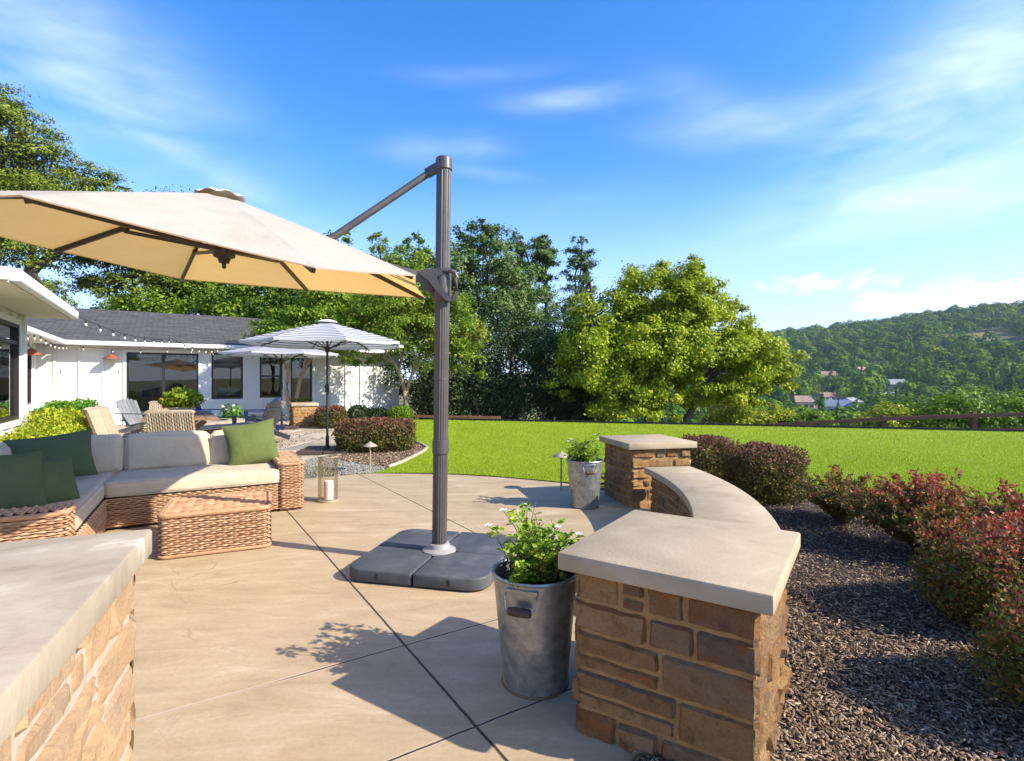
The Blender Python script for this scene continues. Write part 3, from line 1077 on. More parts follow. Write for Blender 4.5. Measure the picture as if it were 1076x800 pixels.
def strands(path, closed, z_of_row, A, stake, rowh, strand_r, nrows, frame=None):
    """woven rows along a 2-D path [(x,y)]; frame maps (x,y,z,n) to 3-D; returns np verts, quads"""
    P = np.array(path, float)
    if closed:
        P = np.vstack([P, P[:1]])
    seg = np.linalg.norm(np.diff(P, axis=0), axis=1)
    S = np.concatenate([[0], np.cumsum(seg)])
    tot = S[-1]
    ns = max(2, round(tot / stake))
    if closed and ns % 2:
        ns += 1
    m = ns * 4
    s = np.linspace(0, tot, m + 1)
    X = np.interp(s, S, P[:, 0])
    Y = np.interp(s, S, P[:, 1])
    tx, ty = np.gradient(X), np.gradient(Y)
    if closed:
        tx[0] = tx[-1] = X[1] - X[-2]
        ty[0] = ty[-1] = Y[1] - Y[-2]
    ln = np.hypot(tx, ty) + 1e-9
    nx, ny = ty / ln, -tx / ln
    VS, FS = [], []
    prof = [(-0.8, -0.98), (0.35, -0.72), (1.0, 0.0), (0.35, 0.72), (-0.8, 0.98)]
    base = 0
    for r in range(nrows):
        ph = math.pi * r
        off = A * np.cos(np.pi * s / (tot / ns) + ph)
        jit = 0.0012 * np.sin(s * 7.0 + r * 2.1) + random.uniform(-0.001, 0.001)
        z = z_of_row(r)
        ring = []
        for (a, b) in prof:
            o = off + a * strand_r
            ring.append(np.stack([X + nx * o, Y + ny * o, np.full_like(X, z) + b * rowh * 0.47 + jit], 1))
        V = np.stack(ring, 1).reshape(-1, 3)
        k = len(prof)
        i = np.arange(m)[:, None] * k
        F = np.concatenate([i + np.array([[q, q + k, q + k + 1, q + 1]]) for q in range(k - 1)], 0) + base
        VS.append(V)
        FS.append(F)
        base += len(V)
    return np.concatenate(VS), np.concatenate(FS)


def xform(V, o, ex, ey, ez):
    o, ex, ey, ez = (np.array(tuple(q), float) for q in (o, ex, ey, ez))
    return o + V[:, :1] * ex + V[:, 1:2] * ey + V[:, 2:3] * ez


class Weave:
    def __init__(self):
        self.V, self.F, self.b = [], [], 0

    def add(self, V, F):
        self.V.append(V)
        self.F.append(F + self.b)
        self.b += len(V)

    def patch(self, o, ex, ez, W, H, stake=0.040, rowh=0.0175, A=0.0068, r=0.0042):
        """flat woven panel: rows run along ex, stacked along ez, facing ex x ez"""
        ex, ez = Vector(ex).normalized(), Vector(ez).normalized()
        ny = ez.cross(ex)                              # path normal is -y of the frame
        nr = max(1, round(H / rowh))
        V, F = strands([(0, 0), (W, 0)], False, lambda i: (i + 0.5) * H / nr, A, stake, H / nr, r, nr)
        self.add(xform(V, o, ex, ny, ez), F)

    def loop(self, poly, z0, z1, stake=0.040, rowh=0.0175, A=0.0068, r=0.0042, closed=True):
        nr = max(1, round((z1 - z0) / rowh))
        V, F = strands(poly, closed, lambda i: z0 + (i + 0.5) * (z1 - z0) / nr, A, stake, (z1 - z0) / nr, r, nr)
        self.add(V, F)

    def build(self, name, mat, parent):
        return np_mesh(name, np.concatenate(self.V), np.concatenate(self.F), mat, True, parent)


def stones(mb, pos, W, H, seed, cell=0.03, depth=0.013, course=(0.07, 0.15), ml=0.008):
    """random ashlar on a face of W x H; pos(s, z, d) gives the 3-D point at depth d in front of the mortar"""
    rnd = random.Random(seed)
    rects = []
    z = 0.0
    while z < H - 1e-4:
        h = rnd.uniform(*course)
        if H - z - h < course[0] * 0.7:
            h = H - z
        x = 0.0
        while x < W - 1e-4:
            w = rnd.uniform(0.75, 2.3) * h + rnd.uniform(0.02, 0.1)
            if W - x - w < 0.09:
                w = W - x
            q = rnd.random()
            if q < 0.22 and h > 0.125:
                k = rnd.uniform(0.4, 0.6) * h
                rects += [(x, z, w, k), (x, z + k, w, h - k)]
            elif q < 0.34 and w > 0.2 and h > 0.11:
                k = rnd.uniform(0.3, 0.5) * w
                m = rnd.uniform(0.4, 0.6) * h
                rects += [(x, z, k, m), (x, z + m, k, h - m), (x + k, z, w - k, h)]
            else:
                rects.append((x, z, w, h))
            x += w
        z += h
    for (x, z, w, h) in rects:
        x0, x1, z0, z1 = x + ml / 2, x + w - ml / 2, z + ml / 2, z + h - ml / 2
        x0 = -0.011 if x < 1e-6 else x0
        x1 = W + 0.011 if x + w > W - 1e-6 else x1
        if x1 - x0 < 0.02 or z1 - z0 < 0.02:
            continue
        nx = max(4, int((x1 - x0) / cell) + 2)
        nz = max(4, int((z1 - z0) / cell) + 2)
        dd = depth * rnd.uniform(0.45, 1.7)
        tilt = rnd.uniform(-0.4, 0.4)
        sd = rnd.uniform(0, 50)
        vs, fs = [], []
        for i in range(nx + 1):
            for j in range(nz + 1):
                a, b = i / nx, j / nz
                a = 0.5 + math.copysign(abs(2 * a - 1) ** 0.8, a - 0.5) / 2
                b = 0.5 + math.copysign(abs(2 * b - 1) ** 0.8, b - 0.5) / 2
                xx, zz = x0 + (x1 - x0) * a, z0 + (z1 - z0) * b
                ed = min(a * (x1 - x0), (1 - a) * (x1 - x0), b * (z1 - z0), (1 - b) * (z1 - z0))
                k = min(1.0, ed / 0.013)
                k = math.sqrt(max(0, 1 - (1 - k) ** 2))
                nn = mnoise.fractal(Vector((xx * 11 + sd, zz * 11, sd)), 1.0, 2.0, 3)
                d = dd * k * (1 + tilt * (2 * a - 1) + 0.75 * nn) if k > 0 else -0.006
                wob = 0.009 * mnoise.noise(Vector((xx * 16 + sd, zz * 16, sd + 3.3))) * (1 - k * 0.5)
                vs.append(pos(xx + wob, zz + wob * 0.8, d))
        for i in range(nx):
            for j in range(nz):
                a = i * (nz + 1) + j
                fs.append((a, a + nz + 1, a + nz + 2, a + 1))
        mb.add(vs, fs)


def stone_pillar(label, loc, rz, cx, cy, top, cap_t=0.068, over=0.06, seed=1, cell=0.03, capmat=None, pale=False, group='stone pillars with concrete caps'):
    """cap is cx by cy; the body stands in by the overhang"""
    root = thing('stone_pillar', label, 'pillar', loc, rz, group)
    hx, hy = cx / 2 - over, cy / 2 - over
    H = top - cap_t
    mb = MB()
    dirs = [((-hx, -hy), (1, 0), (0, -1), 2 * hx), ((hx, -hy), (0, 1), (1, 0), 2 * hy), ((hx, hy), (-1, 0), (0, 1), 2 * hx), ((-hx, hy), (0, -1), (-1, 0), 2 * hy)]
    for k, (o, u, n, W) in enumerate(dirs):
        def pos(s, z, d, o=o, u=u, n=n):
            return (o[0] + u[0] * s + n[0] * d, o[1] + u[1] * s + n[1] * d, z - 0.02)
        if pale:
            stones(mb, pos, W, H + 0.018, seed * 10 + k, cell, 0.012, (0.10, 0.20), 0.013)
        else:
            stones(mb, pos, W, H + 0.018, seed * 10 + k, cell)
    mb.build('stone_facing', M_STONEP if pale else M_STONE, root, True)
    MB().box((0, 0, (H - 0.02) / 2), (2 * hx, 2 * hy, H + 0.016)).build('mortar_core', M_MORTARP if pale else M_MORTAR, root)
    MB().box((0, 0, top - cap_t / 2), (cx, cy, cap_t)).build('cap', capmat or M_CAP, root, True, bevel=0.008)
    return root

# =================================================================== SETTING
def lawn_far(x):
    return 17.55 - 0.265 * x                          # far edge of the lawn


PX = [-4000, 0, 500, 620, 700, 780, 825, 860, 900, 950, 1000, 1076, 1200, 1400, 2000, 4000]
PY = [398, 398, 392, 377, 366, 354, 347, 343, 338, 333, 327, 320, 311, 303, 299, 299]
RIDGE = 760.0


def terrain_z(x, y):
    r = np.hypot(x, y)
    ang = np.arctan2(x, np.maximum(y, 1e-3))
    ang = np.where(y < 0, np.sign(x) * 1.45, np.clip(ang, -1.45, 1.45))
    px = 538 + 560 * np.tan(ang)
    el = (400 - np.interp(px, PX, PY)) / 560 * np.cos(ang)
    ridge = CAM_H + el * RIDGE - 9
    d = 0.256 * x + 0.967 * y - 17.15
    d = d - np.clip(-x - 3.0, 0, 40) * 1.2
    t1 = np.clip(d / 70, 0, 1)
    fall = -13.5 * (t1 * t1 * (3 - 2 * t1)) - np.clip(d, 0, 8) * 0.20
    t2 = np.clip((r - 230) / (RIDGE - 230), 0, 1)
    s2 = 0.45 * t2 + 0.55 * t2 * t2 * (3 - 2 * t2)
    front = np.clip((y + 50) / 200, 0, 1)
    rise = s2 * (ridge + 15) * front
    back = np.where(r > RIDGE, -(r - RIDGE) * 0.12 * np.clip(el * 8, 0, 1), 0)
    z = np.where(d > 0, fall, 0) + rise + np.maximum(back, -60)
    z = z + np.clip((r - 90) / 200, 0, 1) * 3.0 * np.sin(x * 0.021 + 1) * np.cos(y * 0.017)
    return z - 0.035


def build_terrain():
    rs = np.concatenate([[0.0], np.linspace(4, 40, 37), np.geomspace(42, 300, 40), np.linspace(310, 1000, 60), np.geomspace(1050, 1900, 8)])
    na = 240
    a = np.linspace(0, 2 * np.pi, na, endpoint=False)
    V = []
    for r in rs:
        x, y = r * np.sin(a), r * np.cos(a)
        V.append(np.stack([x, y, terrain_z(x, y)], 1))
    V = np.concatenate(V)
    F = []
    for i in range(len(rs) - 1):
        k = np.arange(na)
        k2 = (k + 1) % na
        F.append(np.stack([i * na + k, (i + 1) * na + k, (i + 1) * na + k2, i * na + k2], 1))
    F = np.concatenate(F)[:, ::-1]
    o = np_mesh('terrain', V, F, M_GROUND, True)
    o['kind'] = 'structure'


build_terrain()

CX, CY = -3.0, 4.85                                    # centre of the bench arc


def arc(r, a0, a1, n):
    return [(CX + r * math.cos(R(a0 + (a1 - a0) * i / n)), CY + r * math.sin(R(a0 + (a1 - a0) * i / n))) for i in range(n + 1)]


patio = [(0.8, -4), (0.7, 0.6), (0.6, 1.65), (0.62, 2.2), (0.85, 2.6)] + arc(4.52, -24, 10, 12) + \
        [(1.18, 6.45), (1.0, 6.75), (0.66, 7.02), (0.14, 7.29), (-0.35, 7.5), (-0.79, 7.64), (-1.4, 7.72), (-1.98, 7.75), (-2.25, 7.67), (-2.8, 7.33),
         (-4.2, 6.9), (-6.5, 6.2), (-9, 5.2), (-12, 3.5), (-12, -4)]
sheet('patio', patio, 0.0, M_PATIO)

LAWN = [(-1.98, 7.76), (-1.9, 8.2), (-1.8, 8.63), (-1.7, 9.5), (-1.66, 10.1), (-1.68, 10.6), (-1.95, 11.3), (-2.37, 11.8), (-3.1, 12.6), (-3.35, 15.0), (-3.4, 17.9), (-3.2, 18.4),
        (6.8, 15.75), (13.2, 13.9), (26, 10.2), (26, 0), (6.2, 0.4), (5.6, 2.2), (5.0, 3.5), (4.2, 4.8), (3.3, 6.1), (2.9, 7.0), (2.4, 7.55), (1.8, 7.5), (1.35, 7.1), (1.05, 6.95),
        (0.66, 7.06), (0.14, 7.33), (-0.35, 7.54), (-0.79, 7.68), (-1.4, 7.76)]
sheet('lawn', LAWN, 0.006, M_LAWN)

BED = [(0.5, -1.5), (0.40, 1.2), (0.36, 1.72), (0.62, 2.3), (0.9, 2.75)] + arc(4.62, -24, 13, 10) + \
      [(1.2, 6.3), (1.1, 6.75), (1.35, 7.06), (1.8, 7.46), (2.4, 7.52), (2.88, 6.98), (3.28, 6.08), (4.18, 4.78), (4.98, 3.48), (5.58, 2.18), (6.1, 0.4), (6.0, -1.5)]
sheet('mulch_bed', BED, 0.003, M_MULCH)

BED2 = smooth_poly([(-2.6, 8.75), (-2.0, 8.35), (-1.83, 8.8), (-1.72, 9.6), (-1.68, 10.2), (-1.75, 10.75), (-2.0, 11.25), (-2.4, 11.7), (-3.2, 11.9), (-3.6, 11.0), (-3.3, 9.6)], 3)
sheet('hedge_bed', BED2, 0.002, M_MULCH)

# gravel joints under the flagstones, from the terrace back to the house
FLAGB = [(-2.0, 7.78), (-1.9, 8.3), (-2.5, 8.8), (-3.2, 9.7), (-3.5, 11.0), (-3.2, 12.4), (-3.35, 15), (-3.6, 18.5), (-4.6, 20.9), (-14, 15.0), (-14, 6), (-9, 5.3), (-6.5, 6.3), (-4.2, 7.0), (-2.8, 7.42), (-2.25, 7.75)]
sheet('gravel_ground', FLAGB, -0.012, M_GRAVEL)


def flagstones():
    mb = MB()
    rnd = random.Random(5)
    ys = 7.2
    row = 0
    while ys < 19:
        h = rnd.uniform(0.75, 1.15)
        x = -13.5 + rnd.uniform(-0.5, 0)
        while x < -2.0:
            w = rnd.uniform(0.8, 1.7)
            g = 0.055
            poly = []
            for (a, b) in ((0, 0), (0.5, -0.02), (1, 0), (1.01, 0.5), (1, 1), (0.5, 1.02), (0, 1), (-0.01, 0.5)):
                poly.append((x + g + a * (w - 2 * g) + rnd.uniform(-0.045, 0.045), ys + g + b * (h - 2 * g) + rnd.uniform(-0.045, 0.045)))
            cc = np.array([[x + w / 2, ys + h / 2]] + poly)
            if in_poly(cc, FLAGB).all() and not in_poly(cc, BED2).any() and not (x + w > -3.3 and ys < 8.6):
                mb.prism(poly, -0.03, 0.0 + rnd.uniform(-0.004, 0.006))
            x += w
        ys += h
        row += 1
    o = mb.build('flagstone_path', M_FLAG, None, False, 0.012, segs=1)
    o['kind'] = 'structure'


flagstones()

# ------------------------------------------------------------------ house
HOUSE = thing('ranch_house', 'white board and batten ranch house with dark shingle roof and black windows', 'house', (0, 0, 0), HA)


def wall_open(mb, axis, at, a0, a1, z0, z1, th, holes):
    """wall slab along local x ('u') or y ('v') with rectangular openings [(a,b,zlo,zhi)]; pieces butt"""
    cuts = sorted({a0, a1} | {h[0] for h in holes} | {h[1] for h in holes})
    for i in range(len(cuts) - 1):
        a, b = cuts[i], cuts[i + 1]
        segs = [(z0, z1)]
        for h in holes:
            if h[0] <= a + 1e-6 and h[1] >= b - 1e-6:
                ns = []
                for s in segs:
                    if h[2] > s[0]:
                        ns.append((s[0], min(h[2], s[1])))
                    if h[3] < s[1]:
                        ns.append((max(h[3], s[0]), s[1]))
                segs = ns
        for s in segs:
            if s[1] - s[0] < 1e-4:
                continue
            if axis == 'u':
                mb.box(((a + b) / 2, at + th / 2, (s[0] + s[1]) / 2), (b - a, th, s[1] - s[0]))
            else:
                mb.box((at - th / 2, (a + b) / 2, (s[0] + s[1]) / 2), (th, b - a, s[1] - s[0]))


def battens(mb, axis, at, a0, a1, z0, z1, holes, step=0.6):
    k = a0 + 0.3
    while k < a1:
        segs = [(z0, z1)]
        for h in holes:
            if h[0] - 0.12 < k < h[1] + 0.12:
                ns = []
                for s in segs:
                    if h[2] - 0.1 > s[0]:
                        ns.append((s[0], h[2] - 0.1))
                    if h[3] + 0.1 < s[1]:
                        ns.append((h[3] + 0.1, s[1]))
                segs = ns
        for s in segs:
            if axis == 'u':
                mb.box((k, at - 0.018, (s[0] + s[1]) / 2), (0.055, 0.036, s[1] - s[0]))
            else:
                mb.box((at + 0.018, k, (s[0] + s[1]) / 2), (0.036, 0.055, s[1] - s[0]))
        k += step


def window(axis, at, a0, a1, z0, z1, name='window', mull=0, trans=None, trim=True):
    """black frame (with pane and white casing) in a wall face at 'at'; u-walls face -v, v-walls face +u"""
    s = -1 if axis == 'u' else 1
    mb, tr, pn = MB(), MB(), MB()

    def bx(m, a, b, zl, zh, d0, d1):
        c = at + s * (d0 + d1) / 2
        if axis == 'u':
            m.box(((a + b) / 2, c, (zl + zh) / 2), (b - a, abs(d1 - d0), zh - zl))
        else:
            m.box((c, (a + b) / 2, (zl + zh) / 2), (abs(d1 - d0), b - a, zh - zl))
    f = 0.055
    bx(mb, a0, a0 + f, z0, z1, -0.07, 0.02)
    bx(mb, a1 - f, a1, z0, z1, -0.07, 0.02)
    bx(mb, a0 + f, a1 - f, z1 - f, z1, -0.07, 0.018)
    bx(mb, a0 + f, a1 - f, z0, z0 + f, -0.07, 0.018)
    for k in range(mull):
        c = a0 + (a1 - a0) * (k + 1) / (mull + 1)
        bx(mb, c - 0.045, c + 0.045, z0 + f, z1 - f, -0.06, 0.012)
    if trans:
        bx(mb, a0 + f, a1 - f, trans - 0.03, trans + 0.03, -0.058, 0.010)
    o = mb.build(name, M_FRAME, HOUSE)
    bx(pn, a0 + f * 0.6, a1 - f * 0.6, z0 + f * 0.6, z1 - f * 0.6, -0.035, -0.029)
    pn.build('pane', M_GLASS, o)
    if trim:
        w = 0.09
        bx(tr, a0 - w, a0 - 0.001, z0 - w, z1 + w, 0.0, 0.03)
        bx(tr, a1 + 0.001, a1 + w, z0 - w, z1 + w, 0.0, 0.03)
        bx(tr, a0 - 0.001, a1 + 0.001, z1 + 0.001, z1 + w, 0.0, 0.028)
        bx(tr, a0 - 0.001, a1 + 0.001, z0 - w, z0 - 0.001, 0.0, 0.034)
        tr.build('casing', M_TRIM, o)
    return o


VB = 20.3
holesB = [(-1.20, 0.72, 0.02, 2.23), (1.09, 2.03, 0.73, 2.27), (2.55, 3.26, 0.75, 2.27), (3.55, 4.29, 0.02, 2.27)]
holesL = [(18.3, 19.4, 0.7, 2.15)]
holesN = [(8.7, 10.95, 0.76, 2.2)]
mb = MB()
wall_open(mb, 'u', VB, -3.28, 7.56, -0.05, 2.62, 0.16, holesB)
wall_open(mb, 'v', 7.56, VB + 0.16, 29.3, -0.05, 2.62, 0.16, [])
wall_open(mb, 'v', -3.28, 11.36, VB + 0.16, -0.05, 2.62, 0.16, holesL)
wall_open(mb, 'v', -2.0, 7.9, 11.2, -0.05, 2.46, 0.16, holesN)
wall_open(mb, 'u', 11.2, -7.6, -2.0, -0.05, 2.46, 0.16, [])
wall_open(mb, 'u', 7.9, -7.6, -2.16, -0.05, 2.46, 0.16, [])
battens(mb, 'u', VB, -3.2, 7.5, 0.0, 2.5, holesB, 0.56)
battens(mb, 'v', -3.28, 11.5, 20.2, 0.0, 2.5, holesL, 0.56)
battens(mb, 'v', -2.0, 7.95, 11.1, 0.0, 2.36, holesN, 0.56)
mb.build('wall', M_SIDING, HOUSE)
for c, q in (((-1.965, 11.16, 1.2), (0.06, 0.12, 2.4)), ((7.52, VB - 0.02, 1.25), (0.13, 0.05, 2.5)), ((-3.225, VB - 0.055, 1.25), (0.09, 0.09, 2.5))):
    MB().box(c, q).build('corner_board', M_TRIM, HOUSE)
window('u', VB, -1.20, 0.72, 0.03, 2.23, 'sliding_door', 1)
window('u', VB, 1.09, 2.03, 0.73, 2.27)
window('u', VB, 2.55, 3.26, 0.75, 2.27, trans=1.5)
window('u', VB, 3.55, 4.29, 0.03, 2.27, 'door')
window('v', -3.28, 18.3, 19.4, 0.7, 2.15)
window('v', -2.0, 8.7, 10.95, 0.76, 2.2, trans=1.92)
# rooms behind the glass
for nm, c, q in (('interior_wall', (1.6, 23.4, 1.2), (9.6, 0.1, 2.5)), ('interior_floor', (1.6, 21.9, -0.02), (9.6, 2.88, 0.05)), ('interior_ceiling', (1.6, 21.93, 2.56), (9.6, 2.83, 0.05)),
                 ('interior_wall', (-5.6, 9.6, 1.2), (0.1, 3.2, 2.38)), ('interior_floor', (-3.9, 9.6, -0.02), (3.3, 3.1, 0.05)), ('interior_wall', (-6.4, 18.9, 1.2), (0.1, 2.6, 2.38))):
    MB().box(c, q).build(nm, M_ROOM, HOUSE)


def roof_face(mb, pts, rows_dir):
    b = len(mb.v)
    mb.add(pts, [tuple(range(len(pts)))])
    o = Vector(pts[0])
    ex = Vector(rows_dir).normalized()
    n = (Vector(pts[1]) - o).cross(Vector(pts[2]) - o).normalized()
    ey = n.cross(ex)
    for i, p in enumerate(pts):
        d = Vector(p) - o
        mb.uv[b + i] = (d.dot(ex), d.dot(ey))


RZ, ZE = 3.98, 2.53
mb = MB()
roof_face(mb, [(-2.67, 19.8, ZE), (8.0, 19.8, ZE), (3.0, 24.8, RZ), (-7.6, 24.8, RZ)], (1, 0, 0))
roof_face(mb, [(-2.67, 11.3, ZE), (-2.67, 19.8, ZE), (-7.6, 24.8, RZ), (-7.6, 11.3, RZ)], (0, 1, 0))
roof_face(mb, [(8.0, 19.8, ZE), (8.0, 29.8, ZE), (3.0, 24.8, RZ)], (0, 1, 0))
roof_face(mb, [(8.0, 29.8, ZE), (-12.0, 29.8, ZE), (-7.6, 24.8, RZ), (3.0, 24.8, RZ)], (1, 0, 0))
roof_face(mb, [(-1.43, 7.45, 2.52), (-1.43, 11.53, 2.52), (-7.6, 11.53, 2.95), (-7.6, 7.45, 2.95)], (0, 1, 0))
me_o = mb.build('roof', M_SHINGLE, HOUSE)
uvl = me_o.data.uv_layers.new(name='UVMap')
for lp in me_o.data.loops:
    uvl.data[lp.index].uv = mb.uv[lp.vertex_index]
# gutters, fascia and soffits
for c, q in (((2.72, 19.76, 2.45), (10.78, 0.11, 0.13)), ((-2.62, 15.65, 2.448), (0.11, 8.1, 0.13)), ((8.04, 24.8, 2.447), (0.10, 9.97, 0.13)),
             ((-1.385, 9.49, 2.45), (0.10, 4.08, 0.14)), ((-4.52, 7.42, 2.452), (6.2, 0.07, 0.14)), ((-4.5, 11.56, 2.455), (6.1, 0.06, 0.145))):
    MB().box(c, q).build('gutter', M_TRIM, HOUSE, False, 0.02)
for c, q in (((2.62, 20.055, 2.405), (10.58, 0.475, 0.02)), ((-2.98, 15.55, 2.403), (0.60, 8.3, 0.02)),
             ((-1.71, 9.49, 2.38), (0.56, 4.06, 0.02)), ((-4.7, 11.37, 2.376), (5.4, 0.32, 0.02))):
    MB().box(c, q).build('soffit', M_SOFFIT, HOUSE)


def wall_lamp(p, out):
    """gooseneck wall lamp: shade on a bent arm"""
    p, out = Vector(p), Vector(out)
    a = MB()
    a.tube([p, p + out * 0.1 + Vector((0, 0, 0.12)), p + out * 0.22 + Vector((0, 0, 0.14)), p + out * 0.27 + Vector((0, 0, 0.03))], 0.012, 6)
    a.box(p + out * 0.01, (0.1, 0.1, 0.12))
    o = a.build('wall_lamp', M_POLED, HOUSE, True)
    s = MB()
    c = p + out * 0.27
    s.lathe([(0.04, 0.04), (0.055, 0.03), (0.09, -0.02), (0.23, -0.12), (0.235, -0.13), (0.225, -0.128), (0.085, -0.03), (0.03, 0.02)], 20, c)
    s.build('lamp_shade', M_COPPER, o, True)


wall_lamp((-1.55, VB - 0.005, 2.12), (0, -1, 0))
wall_lamp((-3.275, 17.9, 2.12), (1, 0, 0))


def hw(u, v, z):
    p = HU * u + HV * v
    return Vector((p.x, p.y, z))


# curtains in the near window, cushions in the far one
for k, (a, b, m, lab) in enumerate(((9.55, 9.95, M_CURTW, 'pale curtain hanging behind the near house window'), (10.05, 10.55, M_CURTAIN, 'sage green curtain hanging behind the near house window'))):
    mb = MB()
    n = 40
    vs = []
    for i in range(n + 1):
        y = a + (b - a) * i / n
        x = -2.42 + 0.04 * math.sin(i * 1.1)
        vs += [(x, y, 0.3), (x, y, 2.2)]
    mb.add(vs, [(2 * i, 2 * i + 2, 2 * i + 3, 2 * i + 1) for i in range(n)])
    o = mb.build('curtain', m, None, True)
    o.rotation_euler = (0, 0, R(HA))
    tag(o, lab, 'curtain')
for k, (u, lab) in enumerate(((1.47, 'pale blue cushion on the left behind the small house window'), (1.76, 'pale blue cushion on the right behind the small house window'))):
    mb = pillow_mesh(0.42, 0.34, 0.14, Matrix.Rotation(R(HA), 3, 'Z') @ Matrix.Rotation(R(12), 3, 'Y'), (0, 0, 0), 10, k)
    o = mb.build('cushion', mat_fabric('pale_blue_fabric', (0.42, 0.56, 0.60)) if k == 0 else MATS['pale_blue_fabric'], None, True)
    o.location = hw(u, VB + 0.4, 0.95)
    tag(o, lab, 'cushion', 'cushions behind the house window')
mb = MB()
mb.box((0, 0, 0.42), (1.3, 0.5, 0.84), None)
o = mb.build('sideboard', M_TABLE, None, False, 0.01)
o.location = hw(1.6, VB + 0.45, 0.0)
o.location.z = -0.05
o.rotation_euler = (0, 0, R(HA))
tag(o, 'low wooden sideboard inside the house under the small window', 'sideboard')
mb = pillow_mesh(0.5, 0.32, 0.12, Matrix.Rotation(R(HA), 3, 'Z'), (0, 0, 0), 10, 4)
o = mb.build('cushion', M_BLUE, None, True)
o.location = hw(-0.62, VB + 1.2, 0.96)
tag(o, 'blue cushion on the bench inside behind the sliding door', 'cushion')
mb = MB()
mb.box((0, 0, 0.40), (1.2, 0.5, 0.8))
o = mb.build('bench', M_TABLE, None, False, 0.01)
o.location = hw(-0.55, VB + 1.2, 0.0)
o.rotation_euler = (0, 0, R(HA))
tag(o, 'dark wooden bench inside the house behind the sliding door', 'bench')


# string lights
def string_lights(pts, nb, sag, label):
    root = thing('string_lights', label, 'string lights', (0, 0, 0), 0, 'string lights along the eaves')
    mb, bl = MB(), []
    for i in range(len(pts) - 1):
        a, b = Vector(pts[i]), Vector(pts[i + 1])
        L = (b - a).length
        P = [a.lerp(b, t / 10) - Vector((0, 0, sag * 4 * (t / 10) * (1 - t / 10))) for t in range(11)]
        mb.tube(P, 0.006, 5)
        k = max(1, round(L / nb))
        for j in range(k):
            t = (j + 0.5) / k
            bl.append(a.lerp(b, t) - Vector((0, 0, sag * 4 * t * (1 - t))))
    mb.build('wire', M_WIRE, root)
    for p in bl:
        m = MB()
        m.lathe([(0.0, 0.0), (0.014, 0.0), (0.016, -0.05), (0.0, -0.055)], 8, p)
        s = m.build('socket', M_WIRE, root)
        m = MB()
        m.lathe([(0.009, -0.05), (0.021, -0.07), (0.022, -0.085), (0.014, -0.105), (0.0, -0.11)], 10, p)
        m.build('bulb', M_BULB, s, True)


string_lights([hw(-1.33, 11.4, 2.42), hw(0.0, 16.2, 2.42), hw(1.3, 19.55, 2.40), hw(3.3, 19.62, 2.38)], 0.55, 0.14, 'long string of bulbs swagged from the near eave to the far gutter')
string_lights([hw(-2.5, 12.2, 2.36), hw(-2.5, 15.5, 2.36), hw(-2.5, 19.55, 2.36), hw(0.2, 19.62, 2.36), hw(2.6, 19.62, 2.36), hw(4.3, 19.62, 2.36)], 0.62, 0.09, 'string of bulbs hung close under the white gutter')

# ------------------------------------------------------------------ pillars and bench
stone_pillar('nearest square stone pillar right of the galvanised bucket', (0.715, 2.185, 0), -33.5, 0.755, 0.82, 0.69, seed=3, cell=0.018)
stone_pillar('square stone pillar at the far end of the curved bench', (1.52, 6.06, 0), 13, 0.80, 0.82, 0.69, seed=8, cell=0.03)
stone_pillar('stone counter with weathered pale slab in the lower left corner', (-1.222, 0.835, 0), 23, 0.90, 1.10, 0.93, cap_t=0.072, over=0.045, seed=12, cell=0.02, capmat=M_CAPW, pale=True)
stone_pillar('small stone pillar with pale cap beside the far parasol', (-6.12, 15.62, 0), 30, 0.74, 0.74, 0.70, cap_t=0.09, over=0.05, seed=15, cell=0.05, capmat=M_CAPW)

bench = thing('curved_bench', 'curved stone seat wall with smooth concrete top between two pillars', 'bench', (CX, CY, 0), 0)
A0, A1 = -25.5, 8.2
NB = 36


def arc_slab(r0, r1, z0, z1, a0, a1, n):
    mb = MB()
    vs, fs = [], []
    for i in range(n + 1):
        a = R(a0 + (a1 - a0) * i / n)
        c, s = math.cos(a), math.sin(a)
        vs += [(r0 * c, r0 * s, z0), (r1 * c, r1 * s, z0), (r1 * c, r1 * s, z1), (r0 * c, r0 * s, z1)]
    for i in range(n):
        b = i * 4
        for k in range(4):
            fs.append((b + k, b + (k + 1) % 4, b + 4 + (k + 1) % 4, b + 4 + k))
    fs.append((0, 3, 2, 1))
    e = n * 4
    fs.append((e, e + 1, e + 2, e + 3))
    mb.add(vs, [tuple(reversed(f)) for f in fs])
    return mb


arc_slab(4.40, 4.90, 0.395, 0.46, A0, A1, 48).build('seat_slab', M_CAP, bench, True, 0.009)
arc_slab(4.47, 4.83, -0.02, 0.393, A0 + 0.5, A1 - 0.5, NB).build('mortar_core', M_MORTAR, bench, True)
mb = MB()
L_in = 4.47 * R(A1 - A0 - 1)
stones(mb, lambda s, z, d: ((4.47 - d) * math.cos(R(A1 - 0.5) - s / 4.47), (4.47 - d) * math.sin(R(A1 - 0.5) - s / 4.47), z - 0.02), L_in, 0.41, 77, 0.03)
mb.build('stone_facing', M_STONE, bench, True)
mb = MB()
L_out = 4.83 * R(A1 - A0 - 1)
stones(mb, lambda s, z, d: ((4.83 + d) * math.cos(R(A0 + 0.5) + s / 4.83), (4.83 + d) * math.sin(R(A0 + 0.5) + s / 4.83), z - 0.02), L_out, 0.41, 78, 0.045)
mb.build('stone_facing', M_STONE, bench, True)

# =================================================================== CANTILEVER UMBRELLA
PB = Vector((-0.54, 3.95, 0))
umb = thing('cantilever_umbrella', 'large cream cantilever umbrella with ribbed bronze pole on the terrace', 'umbrella', PB, 0)


def loc(p):
    return Vector(p) - PB


